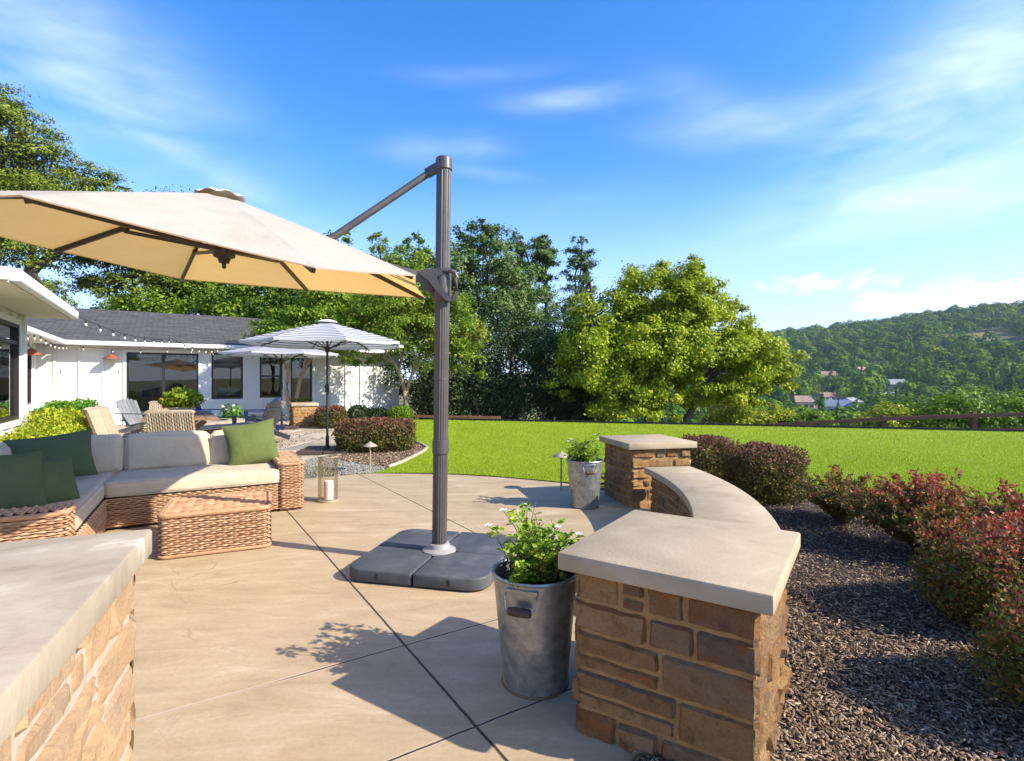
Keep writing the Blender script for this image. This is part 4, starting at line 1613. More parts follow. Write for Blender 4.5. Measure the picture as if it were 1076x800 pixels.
APEX = Vector((-1.906, 3.487, 2.571))
TIPS = [Vector(p) for p in ((-1.988, 2.161, 2.103), (-0.94, 2.554, 1.893), (-0.618, 3.427, 2.026), (-0.80, 4.92, 2.114),
                            (-2.01, 5.26, 2.247), (-3.04, 4.90, 2.286), (-3.177, 3.691, 2.26), (-3.25, 2.50, 2.235))]
UPN = Vector((0.105, -0.045, 1)).normalized()


def canopy_panels(apex, tips, n=14, sag=0.045, bow=0.03, hem=0.045, up=Vector((0, 0, 1)), s0=0.0):
    """fabric panels between the ribs, hollowed a little, with a short hem; returns MB with uv"""
    mb = MB()
    K = len(tips)
    m = 10
    for k in range(K):
        a, b = tips[k], tips[(k + 1) % K]
        base = len(mb.v)
        vs = []
        for i in range(n + 1):
            s = s0 + (1 - s0) * i / n
            for j in range(m + 1):
                t = j / m
                p = apex + (a.lerp(b, t) - apex) * s
                w = 4 * t * (1 - t)
                inward = (apex - a.lerp(b, t))
                inward -= up * inward.dot(up)
                p = p - up * (sag * w * s * (1.15 - s * 0.6)) + inward.normalized() * (bow * w * s * s) + up * (0.012 * math.sin(s * math.pi) * (1 - 0.4 * w))
                vs.append(p)
        for j in range(m + 1):
            p = vs[n * (m + 1) + j]
            vs.append(p - Vector((0, 0, hem)) + (apex - p).normalized() * 0.004)
        fs = []
        for i in range(n + 1):
            for j in range(m):
                q = i * (m + 1) + j
                fs.append((q, q + m + 1, q + m + 2, q + 1))
        mb.add(vs, fs)
        for i in range(n + 2):
            for j in range(m + 1):
                mb.uv[base + i * (m + 1) + j] = (j / m, min(1.0, s0 + (1 - s0) * i / n) if i <= n else 1.02)
    return mb


def with_uv(o, mb):
    u = o.data.uv_layers.new(name='UVMap')
    for lp in o.data.loops:
        u.data[lp.index].uv = mb.uv[lp.vertex_index]
    return o


mb = canopy_panels(loc(APEX), [loc(t) for t in TIPS], up=UPN, sag=0.006, bow=0.03, hem=0.008, s0=0.05)
can = mb.build('canopy', M_CANOPY, umb, True)
# wavy vent cap
mb = MB()
vs, fs = [], []
nv = 64
for i, (r, dz) in enumerate(((0.0, 0.012), (0.07, 0.012), (0.12, 0.004), (0.15, -0.012))):
    for k in range(nv):
        a = 2 * math.pi * k / nv
        q = Vector((r * math.cos(a), r * math.sin(a), dz + (0.008 * math.cos(8 * a) * (r / 0.15) ** 2)))
        vs.append(loc(APEX) + q - Vector((0, 0, q.x * 0.02 + 0.008)))
for i in range(3):
    for k in range(nv):
        k2 = (k + 1) % nv
        fs.append((i * nv + k, (i + 1) * nv + k, (i + 1) * nv + k2, i * nv + k2))
mb.add(vs, fs)
mb.build('vent', M_WHITEF, can, True)
HUBT = APEX - UPN * 0.05
HUBL = Vector((-1.875, 3.47, 2.175))
mids = []
for t in TIPS:
    r = MB()
    e = t + (HUBT - t).normalized() * 0.02 - UPN * 0.02
    md = HUBT.lerp(e, 0.5) - UPN * -0.02
    r.bar(loc(HUBT - UPN * 0.03), loc(md), 0.02, 0.032)
    r.bar(loc(md), loc(e), 0.02, 0.03)
    ro = r.build('rib', M_POLED, umb)
    s = MB()
    s.bar(loc(HUBL + UPN * 0.02), loc(HUBT.lerp(e, 0.56) - UPN * 0.01), 0.016, 0.024)
    s.box(loc(HUBT.lerp(e, 0.56)), (0.03, 0.03, 0.03))
    s.build('strut', M_POLED, ro)
h = MB()
h.lathe([(0.0, -0.06), (0.03, -0.06), (0.04, -0.03), (0.065, -0.02), (0.07, 0.03), (0.045, 0.045), (0.04, 0.12), (0.0, 0.12)], 20, loc(HUBL))
h.tube([loc(HUBL), loc(HUBT)], 0.022, 10)
h.lathe([(0.0, 0.0), (0.012, 0.0), (0.014, -0.03), (0.0, -0.04)], 10, loc(HUBL - Vector((0, 0, 0.06))))
h.build('hub', M_POLED, umb, True)
# ribbed pole
vs, fs = [], []
npole, PT, PBz = 72, 2.94, 0.14
lean = 0.035
for i in range(2):
    z = (PBz, PT)[i]
    for k in range(npole):
        a = 2 * math.pi * k / npole
        rr = 0.054 if (k // 2) % 2 == 0 else 0.0505
        vs.append((rr * math.cos(a) + lean * z / PT, rr * math.sin(a), z))
for k in range(npole):
    k2 = (k + 1) % npole
    fs.append((k, k2, npole + k2, npole + k))
p = MB()
p.add(vs, fs)
pole = p.build('pole', M_POLE, umb)
h = MB()
h.lathe([(0.0, 0.06), (0.05, 0.06), (0.061, 0.05), (0.062, -0.03), (0.055, -0.035)], 28, (lean, 0, PT))
h.bar((lean - 0.03, 0, PT + 0.0), (lean - 0.13, 0.02, PT - 0.05), 0.045, 0.06)
h.build('top_cap', M_POLE, umb, True)
h = MB()
zc = 0.86
h.lathe([(0.055, -0.05), (0.0605, -0.048), (0.0605, 0.05), (0.055, 0.052)], 28, (lean * zc / PT, 0, zc))
h.build('pole_joint', M_POLE, umb, True)
h = MB()
h.lathe([(0.0525, -0.006), (0.0555, -0.005), (0.0555, 0.005), (0.0525, 0.006)], 28, (lean * 1.2 / PT, 0, 1.36))
h.build('pole_joint', M_POLE, umb, True)
h = MB()
h.lathe([(0.125, 0.09), (0.122, 0.102), (0.085, 0.118), (0.075, 0.145), (0.056, 0.15)], 32)
h.build('pole_collar', M_COLLAR, umb, True)
# slider with crank handle
SL = Vector((lean * 0.7, 0, 2.05))
h = MB()
h.lathe([(0.055, -0.12), (0.064, -0.115), (0.066, 0.11), (0.055, 0.115)], 28, SL)
h.bar(SL + Vector((-0.05, 0, 0.03)), SL + Vector((-0.15, -0.01, 0.05)), 0.06, 0.16)
h.bar(SL + Vector((-0.10, -0.01, 0.045)), SL + Vector((-0.21, -0.012, 0.075)), 0.045, 0.08)
h.bar(SL + Vector((-0.09, -0.01, -0.02)), SL + Vector((-0.05, -0.01, -0.10)), 0.03, 0.03)
sl = h.build('slider', M_POLE, umb, True, 0.008)
h = MB()
pl_ = [(-0.15, 0.10), (0.0, 0.118), (0.012, 0.075), (-0.03, 0.05), (-0.012, 0.0), (0.03, -0.055), (0.075, -0.10), (0.07, -0.128), (0.035, -0.118), (-0.03, -0.055), (-0.09, 0.025), (-0.15, 0.07)]
n_ = len(pl_)
h.add([SL + Vector((x, -0.082, z)) for x, z in pl_] + [SL + Vector((x, -0.035, z)) for x, z in pl_],
      [tuple(range(n_)), tuple(range(2 * n_ - 1, n_ - 1, -1))] + [(i + n_, (i + 1) % n_ + n_, (i + 1) % n_, i) for i in range(n_)])
h.tube([SL + Vector((x, -0.058, z)) for x, z in ((-0.02, 0.104), (0.06, 0.104), (0.098, 0.09), (0.112, 0.05), (0.108, -0.05), (0.088, -0.105), (0.06, -0.116))], 0.019, 10)
h.build('handle', M_POLE, sl, True)
# boom under the canopy and upper brace
b0, b1 = SL + Vector((-0.18, -0.01, 0.07)), loc(Vector((-1.86, 3.48, 2.40)))
h = MB()
h.bar(b0, b1, 0.042, 0.062)
h.build('boom', M_POLE, umb)
h = MB()
bt = Vector((lean - 0.1, 0.02, PT - 0.035))
be = b0.lerp(b1, 0.55)
h.tube([bt, be], 0.026, 12)
h.build('brace', M_POLE, umb, True)
# base of four weights round a cross
bw = 0.50
ang = R(-13)
co, si = math.cos(ang), math.sin(ang)
for k, (sx, sy) in enumerate(((-1, -1), (1, -1), (1, 1), (-1, 1))):
    g = 0.006
    pts = [(g, g), (bw - 0.0, g), (bw, bw - 0.13), (bw - 0.045, bw - 0.045), (bw - 0.13, bw), (g, bw)]
    pts = [(0.13, g), (bw, g)] + [(bw - 0.13 + 0.13 * math.cos(R(t)), bw - 0.13 + 0.13 * math.sin(R(t))) for t in range(0, 91, 15)] + [(g, bw), (g, 0.13), (0.075, 0.075)]
    P = []
    for (x, y) in pts:
        x, y = x * sx, y * sy
        P.append((x * co - y * si, x * si + y * co))
    if sx * sy < 0:
        P.reverse()
    m = MB()
    m.prism(P, 0.010, 0.095)
    w = m.build('base_weight', M_BASE, umb, True, 0.014, segs=3)
    m = MB()
    c = Vector((sx * bw * 0.5, sy * (bw + 0.0), 0.052))
    c = Vector((c.x * co - c.y * si, c.x * si + c.y * co, c.z))
    m.box(c, (0.022, 0.01, 0.042), Matrix.Rotation(ang, 3, 'Z'))
    m.build('drain_plug', M_POLED, w)
m = MB()
m.box((0, 0, 0.045), (0.9, 0.05, 0.05), Matrix.Rotation(ang + R(0), 3, 'Z'))
m.box((0, 0, 0.043), (0.05, 0.9, 0.05), Matrix.Rotation(ang + R(0), 3, 'Z'))
m.lathe([(0.0, 0.03), (0.12, 0.03), (0.12, 0.09), (0.0, 0.091)], 24)
m.build('base_cross', M_POLED, umb)


# =================================================================== MARKET UMBRELLAS
def market_umbrella(label, locn, H, rad, zrim, rz, base=True):
    root = thing('market_umbrella', label, 'umbrella', locn, rz, 'striped market umbrellas')
    ap = Vector((0, 0, H - 0.03))
    tips = [Vector((rad * math.cos(R(45 * k + 22.5)), rad * math.sin(R(45 * k + 22.5)), zrim)) for k in range(8)]
    mb = canopy_panels(ap, tips, sag=0.03, bow=0.05, hem=0.045, s0=0.06)
    c = with_uv(mb.build('canopy', M_STRIPE, root, True), mb)
    v = MB()
    v.lathe([(0.0, 0.05), (0.08, 0.04), (0.17, 0.012), (0.185, -0.008)], 24, ap)
    vo = v.build('vent', M_CUSH if False else M_WHITEF, c, True)
    f = MB()
    f.lathe([(0.0, 0.13), (0.012, 0.12), (0.016, 0.09), (0.02, 0.06)], 10, ap)
    f.build('finial', M_POLED, root, True)
    for t in tips:
        r = MB()
        d = (t - ap).normalized()
        r.bar(ap - Vector((0, 0, 0.05)), t - Vector((0, 0, 0.03)) - d * 0.02, 0.014, 0.02)
        ro = r.build('rib', M_POLED, root)
        s = MB()
        s.bar(Vector((0, 0, H - 0.55)), ap.lerp(t, 0.5) - Vector((0, 0, 0.04)), 0.012, 0.016)
        s.build('strut', M_POLED, ro)
    p = MB()
    p.tube([(0, 0, 0.05), (0, 0, H + 0.02)], 0.021, 14)
    p.build('pole', M_POLED, root, True)
    p = MB()
    p.box((0, -0.035, 1.2), (0.06, 0.07, 0.16))
    p.tube([(0.0, -0.07, 1.2), (0.0, -0.12, 1.2), (0.0, -0.13, 1.12)], 0.01, 6)
    p.build('crank', M_POLED, root)
    p = MB()
    p.lathe([(0.04, -0.05), (0.045, 0.03), (0.025, 0.05)], 14, (0, 0, H - 0.55))
    p.build('runner', M_POLED, root, True)
    if base:
        for sx, sy in ((-1, -1), (1, -1), (1, 1), (-1, 1)):
            m = MB()
            m.box((sx * 0.235, sy * 0.235, 0.035), (0.45, 0.45, 0.06))
            m.build('base_tile', M_BROWNB, root, False, 0.012)
        m = MB()
        m.lathe([(0.028, 0.3), (0.032, 0.3), (0.034, 0.07), (0.06, 0.066)], 14)
        m.build('pole_sleeve', M_POLED, root, True)
    return root


M_BROWNB = mat_plain('brown_base', (0.075, 0.05, 0.04), 0.6)
market_umbrella('grey striped market umbrella nearest the barberry hedge', (-3.5, 10.1, 0), 2.49, 1.5, 2.06, 8)
market_umbrella('pale market umbrella half hidden behind another striped umbrella', (-6.5, 15.05, 0), 2.42, 1.62, 2.10, 20)

# =================================================================== SOFA
SO, SA = Vector((-3.63, 4.76, 0)), 30.0
sofa = thing('sectional_sofa', 'l shaped honey wicker sectional sofa with pale linen cushions', 'sofa', SO, SA)


def sofa_w(x, y, z):
    c, s = math.cos(R(SA)), math.sin(R(SA))
    return SO + Vector((x * c - y * s, x * s + y * c, z))


ARMY = -1.33
w = Weave()
w.patch((0.0, 0.0, 0.03), (1, 0, 0), (0, 0, 1), 1.42, 0.26)                    # front of the long side
w.patch((0.0, ARMY, 0.03), (0, 1, 0), (0, 0, 1), -ARMY, 0.26)                 # front of the short side faces +x
w.build('wicker_base', M_WICKER, sofa)
m = MB()
m.box((0.71, 0.445, 0.155), (1.40, 0.87, 0.265))
m.build('base_frame', M_WICKIN, sofa)
m = MB()
m.box((-0.455, -0.24, 0.157), (0.89, 2.16, 0.261))
m.build('base_frame', M_WICKIN, sofa)
# arms with woven sides and a rolled woven top
AH = 0.50


def wicker_arm(x0, x1, y0, y1, h):
    w = Weave()
    r = 0.05
    poly = [(x + (x0 + x1) / 2, y + (y0 + y1) / 2) for x, y in rounded_rect((x1 - x0) / 2, (y1 - y0) / 2, r)]
    poly.reverse()
    w.loop(poly, 0.03, h - 0.02)
    # top: strands across the arm, over an edge roll
    nr = round(max(x1 - x0, y1 - y0) / 0.03)
    if (y1 - y0) > (x1 - x0):
        w.patch((x0 + 0.01, y0 + 0.02, h), (1, 0, 0), (0, 1, 0), x1 - x0 - 0.02, y1 - y0 - 0.04, 0.055, 0.028)
    else:
        w.patch((x1 - 0.02, y0 + 0.01, h), (0, 1, 0), (-1, 0, 0), y1 - y0 - 0.02, x1 - x0 - 0.04, 0.055, 0.028)
    o = w.build('wicker_arm', M_WICKER, sofa)
    e = MB()
    pts = [Vector((x, y, h - 0.012 + 0.006 * math.sin(i * 1.7))) for i, (x, y) in enumerate(poly + poly[:1])]
    e.tube(pts, 0.017, 8, False)
    e.build('rolled_edge', M_WICKER, o, True)
    e = MB()
    e.box(((x0 + x1) / 2, (y0 + y1) / 2, h / 2), (x1 - x0 - 0.03, y1 - y0 - 0.03, h - 0.02))
    e.build('inner_frame', M_WICKIN, o)


wicker_arm(1.425, 1.67, -0.01, 0.92, AH)
wicker_arm(-1.15, 0.01, ARMY - 0.25, ARMY - 0.005, 0.52)
# woven backs behind the cushions
w = Weave()
w.patch((1.42, 0.92, 0.03), (-1, 0, 0), (0, 0, 1), 2.34, 0.52, 0.055, 0.027)
w.build('wicker_back', M_WICKER, sofa)
w = Weave()
w.patch((-0.92, 0.90, 0.03), (0, -1, 0), (0, 0, 1), 0.90 - ARMY, 0.52, 0.055, 0.027)
w.build('wicker_back', M_WICKER, sofa)
m = MB()
m.box((0.25, 0.885, 0.29), (2.33, 0.05, 0.5))
m.build('back_frame', M_WICKIN, sofa)
m = MB()
m.box((-0.885, -0.24, 0.29), (0.05, 2.15, 0.5))
m.build('back_frame', M_WICKIN, sofa)
SZ = 0.37
cushion('seat_cushion', M_CUSH, sofa, (0.71, 0.40, SZ), (1.44, 0.86, 0.14), 0.035, 0.012, 20, wr=0.006)
cushion('seat_cushion', M_CUSH, sofa, (-0.44, -0.24, SZ), (0.86, 2.16, 0.14), 0.035, 0.012, 20, wr=0.006)
seats = [o_ for o_ in sofa.children if o_.name.startswith('seat_cushion')]
for o_, c_, sx_, sy_ in ((seats[0], (0.71, 0.40), 1.44, 0.86), (seats[1], (-0.44, -0.24), 0.86, 2.16)):
    for dz_ in (0.058, -0.058):
        pp = rounded_rect(sx_ / 2 - 0.004, sy_ / 2 - 0.004, 0.035)
        MB().tube([Vector((c_[0] + x_, c_[1] + y_, SZ + dz_)) for x_, y_ in pp + pp[:1]], 0.0055, 6, False).build('piping', M_CUSH, o_, True)
tl = Matrix.Rotation(R(-10), 3, 'X')
for x, wd in ((-0.33, 0.76), (0.44, 0.74), (1.11, 0.58)):
    cushion('back_cushion', M_CUSH, sofa, (x, 0.74, 0.60), (wd, 0.17, 0.37), 0.05, 0.03, 20, tl, 0.012)
tl2 = Matrix.Rotation(R(-10), 3, 'Y')
cushion('back_cushion', M_CUSH, sofa, (-0.76, 0.12, 0.60), (0.17, 0.72, 0.37), 0.05, 0.03, 20, tl2, 0.012)
cushion('back_cushion', M_CUSH, sofa, (-0.76, -0.66, 0.60), (0.17, 0.78, 0.37), 0.05, 0.03, 20, tl2, 0.012)


def throw_pillow(label, x, y, z, W, H, T, face, lean, roll, mat, seed, back=None):
    """face: heading of the front in the sofa frame, lean: tilt back, roll: turn in its own plane"""
    rot = Matrix.Rotation(R(face), 3, 'Z') @ Matrix.Rotation(R(-lean), 3, 'X') @ Matrix.Rotation(R(roll), 3, 'Y')
    if back is None:
        o = pillow_mesh(W, H, T, rot, (0, 0, 0), 20, seed).build('throw_pillow', mat, None, True)
        o.location = sofa_w(x, y, z)
        o.rotation_euler = (0, 0, R(SA))
        return tag(o, label, 'pillow', 'green throw pillows on the sofa')
    r = thing('throw_pillow', label, 'pillow', sofa_w(x, y, z), SA, 'green throw pillows on the sofa')
    pillow_mesh(W, H, T, rot, (0, 0, 0), 20, seed, -1).build('front_cover', mat, r, True)
    pillow_mesh(W, H, T, rot, (0, 0, 0), 20, seed, 1).build('back_cover', back, r, True)
    return r


throw_pillow('large dark green throw pillow leaning in the corner of the sofa', -0.42, 0.27, 0.655, 0.62, 0.46, 0.16, 6, 24, -7, M_DGREEN, 2)
throw_pillow('sunlit moss green throw pillow at the right end of the sofa', 1.21, 0.50, 0.665, 0.52, 0.48, 0.16, 0, 14, -8, M_GREEN, 5)
throw_pillow('plump green throw pillow just behind the woven sofa arm', -0.42, -1.02, 0.635, 0.47, 0.46, 0.20, 38, 20, 4, M_DGREEN, 8)
throw_pillow('slim green throw pillow with a white back on the sofa', -0.24, -0.78, 0.595, 0.42, 0.38, 0.14, 50, 26, 8, M_DGREEN, 11, M_WHITEF)

# ottoman
OT = thing('ottoman', 'low square honey wicker ottoman in front of the sofa', 'ottoman', (-2.45, 4.46, 0), 25)
w = Weave()
poly = rounded_rect(0.385, 0.345, 0.06)
poly.reverse()
w.loop(poly, 0.02, 0.325)
w.build('wicker_body', M_WICKER, OT)
w = Weave()
w.patch((-0.36, -0.32, 0.325), (1, 0, 0), (0, 1, 0), 0.72, 0.64, 0.075, 0.036, 0.007, 0.008)
w.build('woven_top', M_WICKER, OT)
m = MB()
m.box((0, 0, 0.165), (0.735, 0.655, 0.30))
m.build('inner_frame', M_WICKIN, OT)
m = MB()
m.tube([Vector((x * 0.985, y * 0.985, 0.322)) for x, y in poly + poly[:1]], 0.018, 8, False)
m.build('rolled_edge', M_WICKER, OT, True)
m = MB()
m.tube([Vector((x, y, 0.018)) for x, y in poly + poly[:1]], 0.014, 8, False)
m.build('base_rail', M_WICKER, OT, True)

# candle lantern
LN = thing('candle_lantern', 'clear glass hurricane lantern standing beside the sofa arm', 'lantern', (-2.065, 5.98, 0.0), 0)
m = MB()
m.lathe([(0.0, 0.0), (0.115, 0.0), (0.118, 0.02), (0.0, 0.021)], 32)
m.build('base', M_TAN, LN, True)
m = MB()
m.lathe([(0.108, 0.022), (0.108, 0.50), (0.102, 0.50), (0.102, 0.026)], 40, close=True)
m.build('glass', M_JAR, LN, True)
m = MB()
m.lathe([(0.110, 0.492), (0.113, 0.497), (0.113, 0.505), (0.101, 0.505), (0.100, 0.496)], 40, close=True)
m.build('rim', M_TAN, LN, True)
m = MB()
m.lathe([(0.0, 0.0), (0.05, 0.0), (0.05, 0.195), (0.045, 0.205), (0.02, 0.20), (0.0, 0.198)], 24)
c = m.build('candle', M_WAX, None, True)
c.location = (-2.055, 5.97, 0.022)
tag(c, 'thick white pillar candle inside the glass lantern', 'candle')


# =================================================================== GALVANISED BUCKETS WITH ROSES
def bucket(label, locn, rz):
    root = thing('galvanised_bucket', label, 'bucket', locn, rz, 'galvanised bucket planters')
    m = MB()
    m.lathe([(0.0, 0.02), (0.138, 0.02), (0.141, 0.006), (0.148, 0.0), (0.146, 0.02), (0.1465, 0.03), (0.1885, 0.485), (0.1885, 0.495)], 64)
    m.lathe([(0.184, 0.495), (0.165, 0.30), (0.14, 0.03)], 64)
    for a in (-90,):
        c, s = math.cos(R(a)), math.sin(R(a))
        m.bar((0.1455 * c, 0.1455 * s, 0.03), (0.1888 * c, 0.1888 * s, 0.485), 0.012, 0.004, Vector((c, s, 0)))
    m.build('pail', M_GALV, root, True)
    m = MB()
    m.lathe([(0.187, 0.49), (0.194, 0.489), (0.198, 0.496), (0.195, 0.504), (0.186, 0.503), (0.183, 0.496)], 64, close=True)
    m.build('rim', M_GALV, root, True)
    m = MB()
    m.lathe([(0.141, 0.012), (0.150, 0.011), (0.152, 0.004), (0.149, -0.001), (0.141, -0.001)], 64, close=True)
    m.build('foot_ring', M_COPPER if False else M_TANR, root, True)
    a = -118
    c, s = math.cos(R(a)), math.sin(R(a))
    n, t = Vector((c, s, 0)), Vector((-s, c, 0))
    b = n * 0.186
    m = MB()
    m.bar(b + t * 0.07 - n * 0.001 + Vector((0, 0, 0.468)), b - t * 0.07 - n * 0.001 + Vector((0, 0, 0.468)), 0.018, 0.012)
    for q in (-1, 1):
        m.tube([b + t * 0.068 * q + Vector((0, 0, 0.465)), b + n * 0.02 + t * 0.068 * q + Vector((0, 0, 0.45)), b + n * 0.03 + t * 0.062 * q + Vector((0, 0, 0.405)), b + n * 0.034 + t * 0.045 * q + Vector((0, 0, 0.395))], 0.004, 6)
    ho = m.build('bail', M_GALV, root, True)
    m = MB()
    g0 = b + n * 0.034 + Vector((0, 0, 0.395))
    m.tube([g0 - t * 0.05, g0 - t * 0.045, g0 - t * 0.02, g0 + t * 0.02, g0 + t * 0.045, g0 + t * 0.05], [0.013, 0.017, 0.0195, 0.0195, 0.017, 0.013], 12)
    m.build('grip', M_WOOD, ho, True)
    m = MB()
    m.lathe([(0.0, 0.455), (0.06, 0.462), (0.12, 0.452), (0.181, 0.445)], 40)
    m.build('soil', M_SOIL, root, True)
    return root


M_TANR = mat_plain('rust_ring', (0.20, 0.14, 0.085), 0.6, 0.5)


def rose(label, locn, seed, rad=0.2, H=0.30, nst=30, per=34, blooms=5):
    rnd = random.Random(seed)
    root = thing('rose_bush', label, 'rose bush', locn, 0, 'rose bushes in the buckets')
    mb = MB()
    P, D = [], []
    tips = []
    for i in range(nst):
        a = rnd.uniform(0, 6.283)
        rr = rad * math.sqrt(rnd.uniform(0.05, 1.1))
        h = H * rnd.uniform(0.35, 0.85) if i > 8 else H * rnd.uniform(0.9, 1.2)
        h *= 1 - 0.3 * (rr / rad) ** 2
        b = Vector((rnd.uniform(-0.1, 0.1), rnd.uniform(-0.1, 0.1), -0.04))
        e = Vector((math.cos(a) * rr, math.sin(a) * rr, h))
        md = b.lerp(e, 0.45) + Vector((0, 0, h * 0.3))
        pts = []
        for j in range(8):
            t = j / 7
            pts.append(b * (1 - t) ** 2 + md * 2 * t * (1 - t) + e * t * t)
        mb.tube(pts, [0.004 * (1 - 0.65 * j / 7) for j in range(8)], 5, False)
        tips.append(e)
        for q in range(per // 4):
            t = rnd.uniform(0.12, 1.0) * 7
            j = min(int(t), 6)
            p = pts[j].lerp(pts[j + 1], t - j)
            ax = Vector((rnd.gauss(0, 1), rnd.gauss(0, 1), rnd.gauss(0.2, 0.5))).normalized()
            st = p + ax * 0.03
            for (f, sd) in ((1.0, 0.0), (0.55, 1.0), (0.55, -1.0), (0.2, 0.9)):
                sidev = ax.cross(Vector((0, 0, 1))).normalized() * sd
                P.append(p + ax * 0.03 * f)
                D.append((ax * 0.8 + sidev).normalized())
        # stem tip leaves
    P = np.array([tuple(p) for p in P])
    D = np.array([tuple(p) for p in D])
    n = len(P)
    s = 0.7 + 0.6 * rng.random(n)
    V, F = leaf_geo(P, D + rng.normal(size=(n, 3)) * 0.15, unit(rng.normal(size=(n, 3)) * 0.45 + np.array([0, 0, 1.0])), 0.027 * s, 0.0175 * s, True)
    np_mesh('foliage', V, F, L_ROSE, parent=root)
    mb.build('stem', M_STEM, root)
    tips.sort(key=lambda p: -p.z - 0.3 * p.length)
    for i in range(blooms):
        p = tips[i * 2 % len(tips)]
        m = MB()
        for ring, (k, rr, up) in enumerate(((6, 0.021, 0.35), (5, 0.013, 0.9))):
            for q in range(k):
                a = 2 * math.pi * q / k + ring * 0.5
                d = Vector((math.cos(a), math.sin(a), up)).normalized()
                sd = Vector((-math.sin(a), math.cos(a), 0))
                m.add([p, p + d * rr * 0.6 + sd * rr * 0.5, p + d * rr + Vector((0, 0, 0.004)), p + d * rr * 0.6 - sd * rr * 0.5], [(0, 1, 2, 3)])
        m.build('flower', M_PETAL, root)
    return root


B1, B2 = Vector((0.105, 2.40, 0)), Vector((0.78, 5.72, 0))
bucket('nearest galvanised bucket planter beside the front stone pillar', B1, 8)
bucket('galvanised bucket planter beside the far bench pillar', B2, 35)
rose('leafy white rose bush growing in the nearest galvanised bucket', B1 + Vector((0, 0, 0.455)), 4, 0.225, 0.34, 48, 44, 5)
rose('white rose bush in the bucket beside the far bench pillar', B2 + Vector((0, 0, 0.455)), 9, 0.21, 0.31, 44, 48, 6)


# =================================================================== PATH LIGHTS
def path_light(label, locn, H=0.45):
    root = thing('path_light', label, 'path light', locn, 0, 'mushroom path lights')
    m = MB()
    m.tube([(0, 0, -0.1), (0, 0, H - 0.06)], 0.011, 8)
    m.build('stake', M_TAN, root, True)
    m = MB()
    m.lathe([(0.0, H + 0.015), (0.012, H + 0.012), (0.016, H), (0.05, H - 0.015), (0.105, H - 0.05), (0.107, H - 0.056), (0.1, H - 0.054), (0.03, H - 0.025), (0.0, H - 0.022)], 24)
    m.build('hat', M_TAN, root, True)
    m = MB()
    m.lathe([(0.0, H - 0.022), (0.022, H - 0.024), (0.022, H - 0.08), (0.0, H - 0.082)], 12)
    m.build('lens', M_BULB, root, True)
    return root


path_light('brass mushroom path light behind the far bucket planter', (0.605, 6.55, 0), 0.47)
path_light('brass mushroom path light in the gravel before the barberry hedge', (-2.11, 7.93, 0), 0.43)
path_light('distant brass path light behind the barberry hedge', (-4.9, 15.6, 0), 0.42)


# =================================================================== OUTDOOR DINING
TC, TR = Vector((-5.95, 9.55, 0)), HA
tb = thing('dining_table', 'long wooden trestle dining table with dark brown plank top', 'table', TC, TR)
m = MB()
for i in range(6):
    m.box((-0.44 + i * 0.176, 0, 0.715), (0.17, 2.2, 0.045))
m.build('tabletop', M_TABLE, tb, False, 0.006)
for sy in (-1, 1):
    m = MB()
    m.bar((-0.36, sy * 0.72, 0.02), (0.36, sy * 0.72, 0.67), 0.09, 0.07, Vector((0, 1, 0)))
    m.bar((0.36, sy * 0.72 + 0.075, 0.02), (-0.36, sy * 0.72 + 0.075, 0.67), 0.09, 0.07, Vector((0, 1, 0)))
    m.build('trestle', M_TABLE, tb)
m = MB()
m.box((0, 0, 0.345), (0.09, 1.3, 0.08))
m.build('stretcher', M_TABLE, tb)


def wicker_chair(label, locn, rz):
    root = thing('wicker_dining_chair', label, 'chair', locn, rz, 'sand wicker dining chairs')
    w = Weave()
    poly = rounded_rect(0.27, 0.31, 0.05, 3)
    poly.reverse()
    w.loop(poly, 0.10, 0.43, 0.07, 0.034, 0.007, 0.007)
    w.patch((-0.27, -0.30, 0.44), (1, 0, 0), (0, 1, 0), 0.54, 0.60, 0.07, 0.034)
    w.build('seat', M_WICK2, root)
    m = MB()
    m.box((0, 0, 0.27), (0.50, 0.58, 0.31))
    m.build('seat_frame', M_WICK2D, root)
    w = Weave()
    bx = Vector((-0.24, 0.17)).normalized()
    ez = Vector((-0.16, 0, 0.45)).normalized()
    w.patch((-0.235, 0.31, 0.43), ez, (0, -1, 0), 0.47, 0.62, 0.034, 0.033, 0.004, 0.008)
    w.patch((-0.30, -0.31, 0.41), ez, (0, 1, 0), 0.49, 0.62, 0.034, 0.033, 0.004, 0.008)
    w.build('backrest', M_WICK2, root)
    m = MB()
    m.bar((-0.262, 0, 0.42), Vector((-0.262, 0, 0.42)) + ez * 0.475, 0.61, 0.045, Vector((1, 0, 0)))
    m.build('back_frame', M_WICK2D, root)
    m = MB()
    p = Vector((-0.265, 0, 0.42)) + ez * 0.485
    m.tube([p + Vector((0, -0.315, -0.02)), p + Vector((0, -0.29, 0)), p + Vector((0, 0.29, 0)), p + Vector((0, 0.315, -0.02))], 0.036, 8)
    m.build('top_rail', M_WICK2, root, True)
    for sx in (-1, 1):
        for sy in (-1, 1):
            m = MB()
            m.box((sx * 0.23, sy * 0.26, 0.055), (0.05, 0.05, 0.11))
            m.build('leg', M_WICK2D, root)
    return root


M_WICK2D = mat_plain('dark_wicker', (0.22, 0.16, 0.10), 0.8)  # even darker brown of the chair frames and legs


def tloc(x, y):
    c, s = math.cos(R(TR)), math.sin(R(TR))
    return (TC.x + x * c - y * s, TC.y + x * s + y * c, 0)


